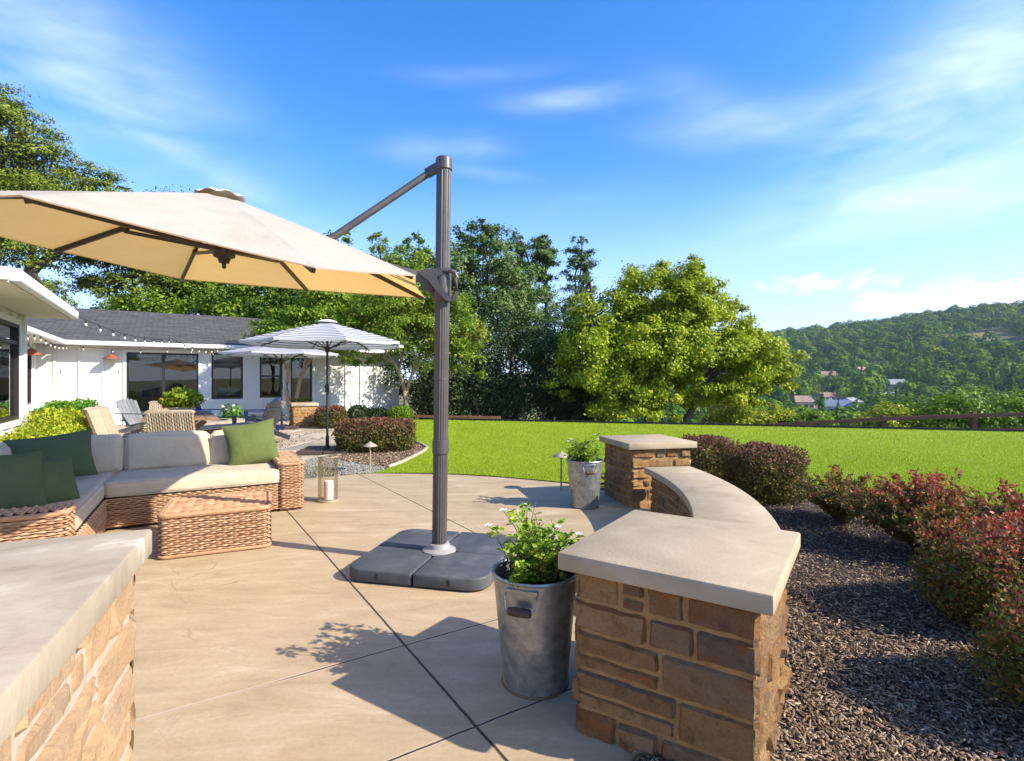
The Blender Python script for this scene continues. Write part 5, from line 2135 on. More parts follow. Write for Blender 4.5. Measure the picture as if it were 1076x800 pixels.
c0 = wicker_chair('sand wicker dining chair turned with its back to the sofa', (-5.18, 8.30, 0), 106)
dup(c0, (-6.5, 8.95, 0), TR - 22, 'sand wicker dining chair at the left side of the table')
dup(c0, (-7.25, 11.05, 0), TR - 100, 'pale dining chair at the far end of the table')
PT_ = Vector((-6.05, 9.78, 0.7375))
pl = thing('planter_bowl', 'pale shallow planter bowl on the wooden dining table', 'planter', PT_, 0)
m = MB()
m.lathe([(0.0, 0.0), (0.17, 0.0), (0.225, 0.12), (0.232, 0.125), (0.222, 0.13), (0.19, 0.105), (0.0, 0.1)], 28)
m.build('bowl', M_PLANTER, pl, True)
hedge('leafy_plant', 'bushy yellow green plant growing in the bowl on the table', 'plant', tuple(PT_ + Vector((0, 0, 0.09))), (0.60, 0.56, 0.34), 1500, 0.075, L_PLANT, 0, None, 0.12, 2.2, 0.4, 0.055, 14)


def adirondack(label, locn, rz, wood, group='adirondack chairs around the fire pit'):
    root = thing('adirondack_chair', label, 'adirondack chair', locn, rz, group)
    m = MB()
    for i in range(6):
        t = i / 5
        m.box((0.36 - 0.56 * t, 0, 0.38 - 0.12 * t), (0.095, 0.54, 0.022), Matrix.Rotation(R(-12), 3, 'Y'))
    m.build('seat', wood, root)
    m = MB()
    n = 6
    for i in range(n):
        y = (i - (n - 1) / 2) * 0.098
        hh = 0.74 - 0.9 * y * y
        a = Vector((-0.20, y * 0.92, 0.24))
        b = a + Vector((-0.38, y * 0.16, 0.80)).normalized() * hh
        m.bar(a, b, 0.088, 0.02, Vector((1, 0, 0.45)))
    m.bar((-0.31, -0.29, 0.40), (-0.31, 0.29, 0.40), 0.03, 0.06)
    m.bar((-0.455, -0.28, 0.71), (-0.455, 0.28, 0.71), 0.03, 0.05)
    m.build('backrest', wood, root, False, 0.006, segs=1)
    for s in (-1, 1):
        m = MB()
        m.prism([(0.45, s * 0.27), (0.45, s * 0.39), (0.36, s * 0.40), (-0.50, s * 0.345), (-0.50, s * 0.28), (0.0, s * 0.27)][::s], 0.545, 0.568)
        m.build('arm', wood, root)
        m = MB()
        m.box((0.36, s * 0.305, 0.272), (0.10, 0.025, 0.545))
        m.build('leg', wood, root)
        m = MB()
        m.bar((0.42, s * 0.282, 0.33), (-0.62, s * 0.282, 0.05), 0.022, 0.11)
        m.build('leg', wood, root)
    return root


adirondack('blue grey adirondack chair beside the white house wall', (-8.98, 13.0, 0), -8, M_GREYW)
adirondack('weathered grey adirondack chair seen from the side by the parasol', (-5.72, 12.0, 0), 166, M_DGREYW)
adirondack('navy adirondack chair behind the weathered grey one', (-6.75, 14.1, 0), 190, M_NAVY)
adirondack('bright blue adirondack chair behind the dining table', (-8.25, 14.3, 0), -12, M_BLUE)

fp = thing('fire_pit', 'round stone fire pit with pale concrete rim', 'fire pit', (-7.35, 12.75, 0), 0)
m = MB()
stones(m, lambda s, z, d: ((0.78 + d) * math.cos(s / 0.78), (0.78 + d) * math.sin(s / 0.78), z - 0.02), 2 * math.pi * 0.78, 0.36, 41, 0.06)
m.build('stone_facing', M_STONE, fp, True)
m = MB()
m.lathe([(0.5, 0.32), (0.5, 0.40), (0.86, 0.40), (0.86, 0.335), (0.78, 0.335), (0.78, 0.0), (0.5, 0.0)], 40, close=True)
m.build('rim', M_CAPW, fp, True)
m = MB()
m.lathe([(0.0, 0.24), (0.2, 0.27), (0.5, 0.23)], 24)
m.build('ash_bed', M_SOIL, fp, True)
sw = thing('seat_wall', 'low stone seat wall with pale cap behind the table', 'wall', (-6.15, 11.35, 0), 62)
m = MB()
stones(m, lambda s, z, d: (s - 0.65, -0.16 - d, z - 0.02), 1.3, 0.36, 43, 0.05)
stones(m, lambda s, z, d: (0.65 + d, s - 0.16, z - 0.02), 0.32, 0.36, 44, 0.05)
stones(m, lambda s, z, d: (-0.65 - d, 0.16 - s, z - 0.02), 0.32, 0.36, 45, 0.05)
m.build('stone_facing', M_STONE, sw, True)
MB().box((0, 0, 0.17), (1.3, 0.32, 0.37)).build('mortar_core', M_MORTAR, sw)
MB().box((0, 0, 0.375), (1.42, 0.44, 0.06)).build('cap', M_CAPW, sw, False, 0.008)
sd_ = thing('side_table', 'low dark slatted side table between the table and the parasol', 'table', (-5.1, 10.15, 0), 28)
m = MB()
for i in range(5):
    m.box((0, -0.2 + 0.1 * i, 0.445), (0.75, 0.09, 0.03))
m.build('tabletop', M_POLED, sd_)
for sx in (-1, 1):
    for sy in (-1, 1):
        MB().box((sx * 0.33, sy * 0.2, 0.215), (0.045, 0.045, 0.43)).build('leg', M_POLED, sd_)
fb = thing('framed_panel', 'small white panel in a dark frame leaning by the house wall', 'panel', tuple(hw(-2.6, 16.6, 0.0)), -15)
rotp = Matrix.Rotation(R(-18), 3, 'X')
MB().box((0, 0, 0.62), (0.42, 0.03, 0.44), rotp).build('panel', M_TRIM, fb)
for q in (-1, 1):
    MB().bar(rotp @ Vector((q * 0.235, -0.012, 0.0)) + Vector((0, 0, 0.0)), rotp @ Vector((q * 0.235, -0.012, 0.62)) + Vector((0, 0, 0.24)), 0.045, 0.04).build('frame', M_FRAME, fb)
MB().box((0, -0.026, 0.66), (0.12, 0.02, 0.08), rotp).build('handle', M_FRAME, fb)

# =================================================================== SHRUBS
hedge('barberry_hedge', 'clipped purple barberry hedge beside the market umbrella', 'hedge', (-2.62, 10.25, 0), (1.42, 1.0, 0.60), 15000, 0.045, L_BARC, 14, 'clipped barberry hedges', 0.05, 5, 0.14)
hedge('barberry_hedge', 'small clipped barberry hedge beside the far stone pillar', 'hedge', (-5.15, 15.2, 0), (0.80, 0.7, 0.60), 6000, 0.05, L_BARC, 25, 'clipped barberry hedges', 0.05, 4, 0.14)
hedge('barberry_hedge', 'clipped barberry shrub behind the far bench pillar', 'hedge', (2.55, 6.98, 0), (0.70, 0.68, 0.60), 14000, 0.030, L_BARC, 10, 'clipped barberry hedges', 0.05, 5, 0.16)
hedge('barberry_hedge', 'rounded clipped barberry shrub at the middle of the bench', 'hedge', (2.87, 6.05, 0), (0.72, 0.76, 0.60), 16000, 0.030, L_BARC, 10, 'clipped barberry hedges', 0.06, 4.5, 0.16)
arching('barberry_shrub', 'small loose barberry shrub nearest the clipped hedges', 'shrub', (3.12, 5.05, 0), 0.48, 0.52, 130, 0.028, L_BARB, 'loose red barberry shrubs', 120, seed=3)
arching('barberry_shrub', 'sprawling red barberry shrub with tall shoots on the bark bed', 'shrub', (3.22, 4.15, 0), 0.60, 0.64, 200, 0.028, L_BARB, 'loose red barberry shrubs', 125, seed=4)
arching('barberry_shrub', 'bright red loose barberry shrub beside the lawn edge', 'shrub', (3.62, 3.75, 0), 0.52, 0.60, 160, 0.028, L_BARB, 'loose red barberry shrubs', 120, seed=9)
R1 = hedge('barberry_shrub', 'large dense barberry shrub with red tips at the right edge', 'shrub', (2.95, 2.98, 0), (1.2, 0.68, 0.56), 34000, 0.023, L_BARB, 8, 'loose red barberry shrubs', 0.07, 3.4, 0.22)
hedge('barberry_shrub', 'barberry shrub cut off by the lower right corner', 'shrub', (2.47, 2.08, 0), (1.05, 0.66, 0.50), 26000, 0.023, L_BARB, 5, 'loose red barberry shrubs', 0.07, 3.2, 0.22)
arching('barberry_shrub', 'red shoots of barberry rising above the dense right shrub', 'shrub', (3.55, 3.25, 0), 0.55, 0.60, 80, 0.028, L_BARB, 'loose red barberry shrubs', 110, seed=12)
hedge('golden_shrub', 'golden yellow clipped shrub behind the sofa corner', 'shrub', tuple(hw(-1.42, 9.25, 0)), (0.85, 1.6, 0.72), 9000, 0.045, L_YEL, HA, 'clipped shrubs along the house', 0.08, 3, 0.2)
hedge('golden_shrub', 'golden yellow clipped shrub beside the near house corner', 'shrub', tuple(hw(-1.6, 11.6, 0)), (0.95, 1.9, 0.84), 9000, 0.05, L_YEL, HA, 'clipped shrubs along the house', 0.08, 3, 0.2)
hedge('green_shrub', 'fresh green clipped shrub at the right of the golden shrubs', 'shrub', tuple(hw(-1.75, 13.9, 0)), (1.1, 1.3, 0.92), 9000, 0.055, L_GRN, HA, 'clipped shrubs along the house', 0.09, 2.8, 0.2)
hedge('laurel_shrub', 'small round dark shrub left of the house end wall', 'shrub', (-5.0, 17.4, 0), (0.66, 0.6, 0.52), 2500, 0.06, L_DARK, 0, 'round shrubs at the house end wall', 0.07, 2.5)
hedge('laurel_shrub', 'low dark shrub at the middle of the house end wall', 'shrub', (-4.42, 17.6, 0), (0.80, 0.6, 0.42), 2500, 0.06, L_DARK, 0, 'round shrubs at the house end wall', 0.07, 2.5)
hedge('laurel_shrub', 'round green shrub at the corner of the lawn', 'shrub', (-3.62, 17.3, 0), (0.72, 0.7, 0.50), 3000, 0.06, L_MID, 0, 'round shrubs at the house end wall', 0.07, 2.5)
for lab, x, y, w_, h_ in (('tall dark shrub behind the border board near the house', -2.7, 20.2, 2.4, 1.9), ('broad dark shrub below the shaded oak behind the lawn', -0.4, 20.3, 2.8, 1.7),
                          ('dark shrub at the left foot of the rounded yellow tree', 2.1, 20.6, 2.6, 1.5)):
    hedge('laurel_shrub', lab, 'shrub', (x, y, -0.45), (w_, 1.6, h_ + 0.45), 9000, 0.10, L_DARK, 0, 'dark shrubs behind the lawn', 0.14, 2.4, 0.3)
pf = thing('flower_pot', 'small potted plant with white blooms beside the blue chair', 'pot', (-7.15, 13.55, 0), 0)
m = MB()
m.lathe([(0.0, 0.0), (0.13, 0.0), (0.18, 0.32), (0.19, 0.33), (0.17, 0.33), (0.0, 0.3)], 20)
m.build('pot', M_PLANTER, pf, True)
V, F = clump_leaves([((0, 0, 0.5), (0.26, 0.26, 0.24))], 500, 0.07, 0.045, cl=12)
np_mesh('foliage', V, F, L_GRN, parent=pf)
for k in range(5):
    q = Vector((random.uniform(-0.2, 0.2), random.uniform(-0.25, -0.05), random.uniform(0.5, 0.72)))
    mm = MB()
    mm.lathe([(0.0, -0.03), (0.04, -0.01), (0.035, 0.025), (0.0, 0.035)], 8, q)
    mm.build('flower', M_PETAL, pf, True)

# =================================================================== FENCE AND EDGING
fn = thing('ranch_fence', 'low brown post and rail fence just below the far lawn edge', 'fence', (0, 0, 0), 0)


def ground_at(x, y):
    return float(terrain_z(np.array([x]), np.array([y]))[0])


FP = [(5.6, 17.6, -0.30), (7.0, 17.2, -0.16), (9.0, 16.6, 0.03), (11.2, 16.0, 0.22), (13.4, 15.4, 0.36), (15.8, 14.7, 0.48), (18.2, 14.0, 0.56)]
for (x, y, zt) in FP:
    MB().box((x, y + 0.07, zt - 0.47), (0.13, 0.11, 1.10)).build('post', M_FENCE, fn)
for i in range(len(FP) - 1):
    a, b = Vector(FP[i]), Vector(FP[i + 1])
    for dz in (-0.02, -0.46):
        MB().bar(a + Vector((0, 0, dz)), b + Vector((0, 0, dz)), 0.045, 0.11).build('rail', M_FENCE, fn)
ed = MB()
ed.bar((-3.2, 18.42, 0.0), (6.8, 15.78, 0.0), 0.05, 0.14)
ed.bar((6.8, 15.78, 0.0), (13.2, 13.93, 0.0), 0.05, 0.14)
ed.bar((13.2, 13.93, 0.0), (26, 10.2, 0.0), 0.05, 0.14)
o = ed.build('lawn_edging', M_EDGE, None)
tag(o, 'black edging strip along the far end of the lawn', 'edging')
ed = MB()
ed.bar((-3.4, 18.75, 0.05), (-0.4, 18.15, 0.05), 0.06, 0.16)
o = ed.build('border_board', M_REDW, None)
tag(o, 'terracotta red border board behind the lawn near the house', 'border')
ed = MB()
P = [(-1.9, 8.2), (-1.8, 8.63), (-1.7, 9.5), (-1.66, 10.1), (-1.68, 10.6), (-1.95, 11.3), (-2.37, 11.8), (-3.1, 12.6)]
ed.tube([Vector((x - 0.01, y, 0.015)) for x, y in P], 0.035, 6)
o = ed.build('bed_edging', M_CAPW, None, True)
tag(o, 'pale curved edging strip between the lawn and the hedge bed', 'edging')
ed = MB()
P = [(1.35, 7.09), (1.8, 7.49), (2.4, 7.54), (2.9, 6.99), (3.3, 6.09), (4.2, 4.79), (5.0, 3.49), (5.6, 2.19)]
ed.tube([Vector((x, y, 0.01)) for x, y in smooth_poly(P, 5)[:36]], 0.028, 6)
o = ed.build('bed_edging', M_EDGE, None, True)
tag(o, 'dark edging strip between the lawn and the bark bed', 'edging')


# =================================================================== GRASS AND BARK
def inside_sample(poly, n, pdf_pow, ymin, ymax, xmin, xmax):
    out = []
    got = 0
    while got < n:
        k = n * 2
        u = rng.random(k)
        a, b = ymin ** (1 - pdf_pow), ymax ** (1 - pdf_pow)
        y = (a + (b - a) * u) ** (1 / (1 - pdf_pow))
        x = y * (xmin + (xmax - xmin) * rng.random(k))
        P = np.stack([x, y], 1)
        P = P[in_poly(P, poly)]
        out.append(P)
        got += len(P)
    return np.concatenate(out)[:n]


P2 = inside_sample(LAWN, 260000, 1.7, 2.5, 18.4, -0.32, 1.35)
n = len(P2)
far = P2[:, 1] / 7.0
P = np.concatenate([P2, np.full((n, 1), 0.004)], 1)
D = unit(rng.normal(size=(n, 3)) * np.array([0.55, 0.55, 0.2]) + np.array([0, 0, 1.0]))
hgt = (0.020 + 0.018 * rng.random(n)) * (0.8 + 0.25 * np.sqrt(far))
wd = 0.0032 * far ** 0.9 * (0.7 + 0.6 * rng.random(n))
S = unit(np.cross(D, rand_unit(n)))
V = np.stack([P - S * wd[:, None], P + S * wd[:, None], P + D * hgt[:, None]], 1).reshape(-1, 3)
o = np_mesh('grass', V, np.arange(3 * n).reshape(n, 3), L_GRASS)
tag(o, 'bright short mown grass of the lawn', 'grass', kind='stuff')


def chips(name, label, poly, n, pdf, ymin, ymax, xr, Lr, Wr, mat, cat, z=0.006, lift=0.016, tilt=0.35):
    P2 = inside_sample(poly, n, pdf, ymin, ymax, *xr)
    a = rng.random(n) * 2 * np.pi
    L = Lr[0] + (Lr[1] - Lr[0]) * rng.random(n) ** 1.6
    W = Wr[0] + (Wr[1] - Wr[0]) * rng.random(n)
    T = W * 0.3
    ex = unit(np.stack([np.cos(a), np.sin(a), rng.normal(size=n) * tilt], 1))
    ey = unit(np.cross(np.stack([rng.normal(size=n) * tilt, rng.normal(size=n) * tilt, np.ones(n)], 1), ex))
    ez = np.cross(ex, ey)
    C = np.concatenate([P2, (z + lift * rng.random((n, 1)))], 1)
    vs = []
    for k, (sx, sy, sz) in enumerate(((-1, -1, -1), (1, -0.7, -1), (1, 0.6, -1), (-1, 1, -1), (-0.9, -0.8, 1), (0.85, -0.6, 1), (0.9, 0.5, 1), (-1, 0.8, 1))):
        vs.append(C + ex * (L * sx / 2)[:, None] + ey * (W * sy / 2)[:, None] + ez * (T * sz / 2)[:, None])
    V = np.stack(vs, 1).reshape(-1, 3)
    i = (np.arange(n) * 8)[:, None]
    F = np.concatenate([i + np.array([q]) for q in ((4, 5, 6, 7), (0, 1, 5, 4), (1, 2, 6, 5), (2, 3, 7, 6), (3, 0, 4, 7))], 0)
    o = np_mesh(name, V, F, mat)
    tag(o, label, cat, kind='stuff')


chips('bark_mulch', 'brown shredded bark mulch of the right hand bed', BED, 80000, 1.5, 1.0, 7.5, (0.2, 1.5), (0.010, 0.042), (0.004, 0.011), M_CHIP, 'mulch', 0.008, 0.02)
chips('hedge_bark', 'dark bark mulch under the barberry hedge', BED2, 5000, 1.2, 8.3, 12, (-0.36, -0.14), (0.02, 0.07), (0.01, 0.025), M_CHIP, 'mulch')
GRV = [(-2.95, 7.45), (-2.0, 7.8), (-1.95, 8.3), (-2.5, 8.75), (-3.0, 9.4), (-3.5, 9.4), (-3.4, 8.2)]
chips('gravel', 'pale grey gravel beside the path light', GRV, 6000, 1.2, 7.4, 9.6, (-0.45, -0.2), (0.015, 0.035), (0.012, 0.03), M_GRAVEL, 'gravel', -0.008, 0.014, 0.5)
# creeping plants in the joints of the flagstones
P2 = inside_sample(FLAGB, 9000, 1.2, 7.4, 17, -0.85, -0.18)
nz = np.array([mnoise.noise(Vector((p[0] * 1.1, p[1] * 1.1, 2.0))) for p in P2])
P2 = P2[nz > 0.02]
k = 4
idx = np.repeat(np.arange(len(P2)), k)
P = np.concatenate([P2[idx] + rng.normal(size=(len(idx), 2)) * 0.03, np.full((len(idx), 1), -0.005)], 1)
near = ((np.abs(P[:, 0] + 2.9) < 0.9) & (P[:, 1] < 9.5)) | (rng.random(len(P)) < 0.25)
P = P[near]
n = len(P)
V, F = leaf_geo(P, unit(rng.normal(size=(n, 3)) * 0.6 + np.array([0, 0, 0.8])), rand_unit(n), 0.035, 0.02)
o = np_mesh('ground_cover', V, F, L_COVER)
tag(o, 'low grey green creeping plants between the flagstones', 'ground cover', kind='stuff')
# fallen red barberry leaves on the bark
P2 = inside_sample(BED, 24, 1.3, 1.6, 6.0, 0.55, 0.95)
P = np.concatenate([P2, np.full((len(P2), 1), 0.03)], 1)
V, F = leaf_geo(P, unit(rng.normal(size=(24, 3)) * np.array([1, 1, 0.2])), np.tile([[0, 0, 1.0]], (24, 1)), 0.022, 0.012)
o = np_mesh('fallen_leaves', V, F, mat_leaf('fallen_leaf', [(0, (0.16, 0.03, 0.022)), (1, (0.36, 0.07, 0.05))], 0.2))
tag(o, 'few fallen red leaves scattered on the bark mulch', 'leaves', kind='stuff')

# =================================================================== TREES
# big spreading camphor at the lawn edge; local z counts from the lawn
BT = (5.55, 19.6, -0.5)
blobs = [((-2.6, 0, 2.5), (1.6, 1.7, 1.5)), ((-2.9, -0.3, 1.5), (1.2, 1.3, 0.9)), ((-1.9, 0.3, 4.0), (1.5, 1.5, 1.25)), ((-0.6, -0.5, 3.0), (1.5, 1.5, 1.3)),
         ((-0.3, 0.3, 5.0), (1.25, 1.3, 1.15)), ((-1.2, -0.9, 1.7), (1.1, 1.0, 0.9)), ((1.2, 0.0, 4.6), (1.05, 1.2, 1.5)), ((1.0, -0.7, 3.0), (1.2, 1.2, 1.1)),
         ((2.4, 0.2, 3.8), (1.25, 1.3, 1.2)), ((3.3, -0.2, 2.7), (1.25, 1.3, 1.1)), ((4.4, 0.0, 2.2), (1.0, 1.2, 0.85)), ((2.6, -0.5, 1.35), (1.0, 1.0, 0.7)), ((1.4, 0.9, 1.3), (0.9, 0.9, 0.7)),
         ((0.3, 1.2, 3.6), (1.6, 1.2, 1.4)), ((-2.0, -0.8, 0.75), (1.1, 0.9, 0.75)), ((0.0, -0.7, 1.6), (1.0, 0.8, 0.8)), ((0.6, 0.2, 2.2), (1.2, 1.0, 0.9)), ((1.9, 0.2, 2.3), (1.2, 1.1, 0.9)), ((3.2, -0.3, 1.5), (0.9, 0.9, 0.6)), ((3.9, 0.3, 3.3), (0.7, 0.9, 0.7)), ((1.25, 0.1, 5.5), (0.65, 0.7, 0.75)), ((-3.5, 0.2, 3.1), (0.7, 1.0, 0.8))]
blobs += [((-1.0, -1.0, 3.2), (1.2, 0.9, 1.1)), ((2.2, -0.9, 2.6), (1.1, 0.9, 0.9)), ((0.5, -1.0, 4.3), (1.0, 0.9, 0.9)), ((-2.4, -1.0, 1.9), (1.1, 0.8, 0.9)), ((1.0, -1.1, 1.25), (0.9, 0.6, 0.6)), ((-0.9, -1.0, 0.85), (1.0, 0.7, 0.6)), ((4.6, -0.3, 1.7), (0.7, 0.8, 0.5))]
blobs = [((c[0] * 0.9, c[1], c[2]), (r[0] * 0.95, r[1], r[2])) for c, r in blobs]
tree('camphor_tree', 'large rounded yellow green tree at the far lawn edge', 'tree', BT, blobs, 165000, 0.105, 0.07, L_BIG, None,
     [((0, 0, -0.6), (-1.2, 0.1, 1.7)), ((0.2, 0, -0.6), (1.5, -0.1, 1.7)), ((0.05, 0.2, -0.6), (0.2, 0.3, 2.6))], 0.17, None, 0.24, 0.74, 3, 170)
# crape myrtles in front of the house
tree('crape_myrtle', 'small multi stemmed tree with pale trunk before the house windows', 'tree', (-7.15, 17.6, 0),
     [((-0.35, 0, 2.9), (0.9, 1.1, 0.7)), ((0.7, 0, 3.2), (1.2, 1.2, 0.9)), ((1.8, 0.1, 3.0), (1.1, 1.2, 0.9)), ((0.6, -0.3, 2.45), (1.3, 1.1, 0.55)), ((1.1, 0, 3.9), (1.0, 1.0, 0.7))],
     17000, 0.105, 0.06, L_MYRT, M_BARKT, [((0, 0, -0.1), (-0.25, 0, 1.9)), ((0.05, 0, -0.1), (0.35, 0.05, 1.9))], 0.085, 'crape myrtles by the house', 0.25, 0.66, 3, 90)
tree('crape_myrtle', 'crape myrtle with red tinted outer leaves at the lawn corner', 'tree', (-3.55, 17.6, 0),
     [((-1.0, 0, 3.0), (1.3, 1.2, 1.0)), ((0.6, 0, 2.8), (1.4, 1.3, 1.1)), ((1.5, 0, 2.1), (1.1, 1.1, 0.9)), ((-0.2, 0, 3.9), (1.4, 1.3, 1.0)), ((1.3, 0.1, 3.5), (1.0, 1.0, 1.0)), ((-1.8, 0.1, 2.3), (0.9, 0.9, 0.6)), ((0.3, 0.2, 4.6), (0.8, 0.8, 0.8)), ((2.1, 0.2, 2.9), (0.7, 0.8, 1.0))],
     24000, 0.10, 0.058, L_REDD, M_BARKT, [((0, 0, -0.1), (-0.3, 0, 1.9)), ((0.06, 0, -0.1), (0.3, 0.1, 1.8))], 0.075, 'crape myrtles by the house', 0.25, 0.66, 3, 90)
# broad trees behind the house
tree('shade_tree', 'broad green shade tree behind the house roof', 'tree', (-10.5, 27.5, 0),
     [((-2.2, 0, 5.4), (2.2, 2, 1.9)), ((0.2, 0, 6.6), (2.2, 2, 2.0)), ((2.4, 0, 5.8), (2.1, 2, 2.1)), ((0.4, -0.5, 4.2), (2.6, 2, 1.6)), ((-4.0, 0.3, 4.3), (1.9, 1.8, 1.6)), ((3.3, -0.2, 3.8), (1.8, 1.8, 1.6)), ((1.4, 0, 8.3), (1.0, 1.0, 1.0)), ((-0.5, 0, 8.6), (0.8, 0.8, 0.7))],
     30000, 0.17, 0.10, L_MID, None, None, 0.22, 'broad trees behind the house', 0.25, 0.66, 3, 90)
tree('shade_tree', 'mixed green shade tree between the parasol and the dark pole', 'tree', (-5.7, 25.6, 0),
     [((-2.0, 0, 5.5), (1.9, 1.8, 1.8)), ((0.3, 0, 6.4), (1.9, 1.8, 1.7)), ((1.8, 0, 5.2), (1.7, 1.8, 2.0)), ((0, -0.4, 4.0), (2.3, 1.8, 1.7)), ((-3.0, 0, 3.6), (1.6, 1.6, 1.4)), ((1.1, 0, 7.7), (0.55, 0.6, 0.8)), ((-0.6, 0, 7.8), (0.5, 0.5, 0.7)), ((2.4, 0, 3.2), (1.5, 1.5, 1.3))],
     26000, 0.16, 0.09, L_REDD, None, None, 0.2, 'broad trees behind the house', 0.25, 0.66, 3, 90)
tree('shade_tree', 'low bright green tree above the left end of the house roof', 'tree', (-17.5, 29.5, 0),
     [((-2.5, 0, 4.6), (2.4, 2, 1.9)), ((0.5, 0, 5.2), (2.5, 2, 2.0)), ((3.2, 0, 4.8), (2.3, 2, 1.9)), ((5.2, 0, 4.4), (1.8, 1.8, 1.6))], 20000, 0.18, 0.11, L_MID, None, None, 0.22, 'broad trees behind the house', 0.25, 0.66, 3, 90)
# oaks and pines behind the lawn
tree('live_oak', 'tall grey green oak right behind the dark umbrella pole', 'tree', (-1.6, 25.2, -0.3),
     [((-0.8, 0, 6.7), (1.5, 1.5, 1.6)), ((0.6, 0, 7.4), (1.3, 1.3, 1.5)), ((1.6, 0, 5.8), (1.5, 1.5, 1.6)), ((-1.4, 0, 4.8), (1.6, 1.5, 1.5)), ((0.4, -0.5, 4.6), (1.8, 1.5, 1.6)), ((0.2, 0, 8.5), (0.9, 0.9, 0.8)), ((2.2, 0, 4.0), (1.4, 1.4, 1.3)), ((-0.6, 0, 8.0), (0.8, 0.8, 0.9))],
     27000, 0.14, 0.08, L_OAK, None, None, 0.2, 'oaks behind the lawn', 0.25, 0.66, 3, 90)
tree('live_oak', 'green oak filling the gap beneath the pines behind the lawn', 'tree', (1.9, 30.0, -1.2),
     [((-2.2, 0, 6.0), (1.5, 1.4, 1.6)), ((-0.6, 0, 6.6), (1.5, 1.4, 1.5)), ((0.9, 0, 5.6), (1.3, 1.4, 1.4)), ((-1.4, 0, 4.0), (1.9, 1.5, 1.7)), ((0.8, 0, 3.4), (1.9, 1.5, 1.7)), ((2.6, 0, 4.6), (1.4, 1.4, 1.5)), ((-2.6, 0, 8.0), (0.9, 0.9, 0.9)), ((-0.4, 0, 8.0), (0.7, 0.8, 0.8))],
     26000, 0.14, 0.08, L_OAK, None, None, 0.18, 'oaks behind the lawn', 0.25, 0.66, 3, 90)
tree('live_oak', 'dark shaded oak low behind the middle of the lawn', 'tree', (-0.3, 21.3, -0.3),
     [((-1.4, 0, 2.3), (1.3, 1.3, 1.5)), ((0.3, 0, 3.0), (1.5, 1.3, 1.4)), ((1.9, 0, 2.6), (1.4, 1.3, 1.5)), ((0.5, 0, 1.3), (2.2, 1.2, 1.0)), ((-2.2, 0, 1.2), (1.1, 1.1, 1.0)), ((2.2, 0, 1.1), (1.2, 1.1, 1.0))],
     26000, 0.105, 0.06, L_DARK, None, [((-0.5, 0, -0.5), (-1.0, 0, 1.0)), ((0.4, 0, -0.5), (0.7, 0, 1.2))], 0.12, 'oaks behind the lawn', 0.25, 0.66, 3, 90)
tree('live_oak', 'dense dark oak between the house end and the pole', 'tree', (-3.0, 21.4, -0.1),
     [((-0.8, 0, 1.7), (1.4, 1.2, 1.5)), ((0.9, 0, 1.6), (1.4, 1.2, 1.5)), ((0.2, 0, 2.9), (1.5, 1.2, 1.2)), ((2.0, 0.2, 1.2), (1.2, 1.0, 1.1))],
     18000, 0.105, 0.06, L_DARK, None, None, 0.12, 'oaks behind the lawn', 0.25, 0.66, 3, 90)
def px_blobs(lst, Y, X0):
    """crown lobes listed by bearing and height: (px, py, radius in px) seen from the terrace at distance Y"""
    k = Y / 560
    return [(((x - 538) * k - X0, random.uniform(-1.4, 1.4), CAM_H + (400 - y) * k), (r * k, r * k, r * k * 0.62)) for x, y, r in lst]


for lab, X0, lst, top, rr in (('dark pine just right of the tall grey green oak', 0.35, [(545, 249, 9), (540, 260, 13), (551, 265, 12), (536, 278, 15), (550, 283, 17), (560, 292, 11), (541, 300, 18), (555, 312, 15), (533, 316, 16), (546, 330, 16)], 9.6, 0.15),
                              ('slender pine standing between two other pines behind the lawn', 1.65, [(571, 249, 7), (567, 258, 10), (576, 263, 10), (570, 273, 12), (579, 279, 8), (563, 284, 10), (573, 292, 9)], 9.4, 0.1),
                              ('slender pine with bare trunk beside the rounded yellow tree', 3.5, [(608, 256, 8), (603, 264, 10), (614, 268, 11), (606, 278, 14), (618, 283, 10), (597, 288, 9), (609, 296, 13), (619, 303, 11), (600, 306, 10), (611, 313, 13), (602, 322, 14), (616, 326, 12), (608, 338, 15)], 9.0, 0.11)):
    tree('pine_tree', lab, 'tree', (X0, 27.5, -1.2), px_blobs(lst, 27.5, X0) and [((c[0], c[1] * 0.5, c[2] + 1.2), r) for c, r in px_blobs(lst, 27.5, X0)], 8500, 0.13, 0.055, L_PINE2, None,
         [((0, 0, -0.3), (0.1, 0, top))], rr, 'pines behind the lawn', 0.3, 0.5, 2, 40, 0.8, 0.8)
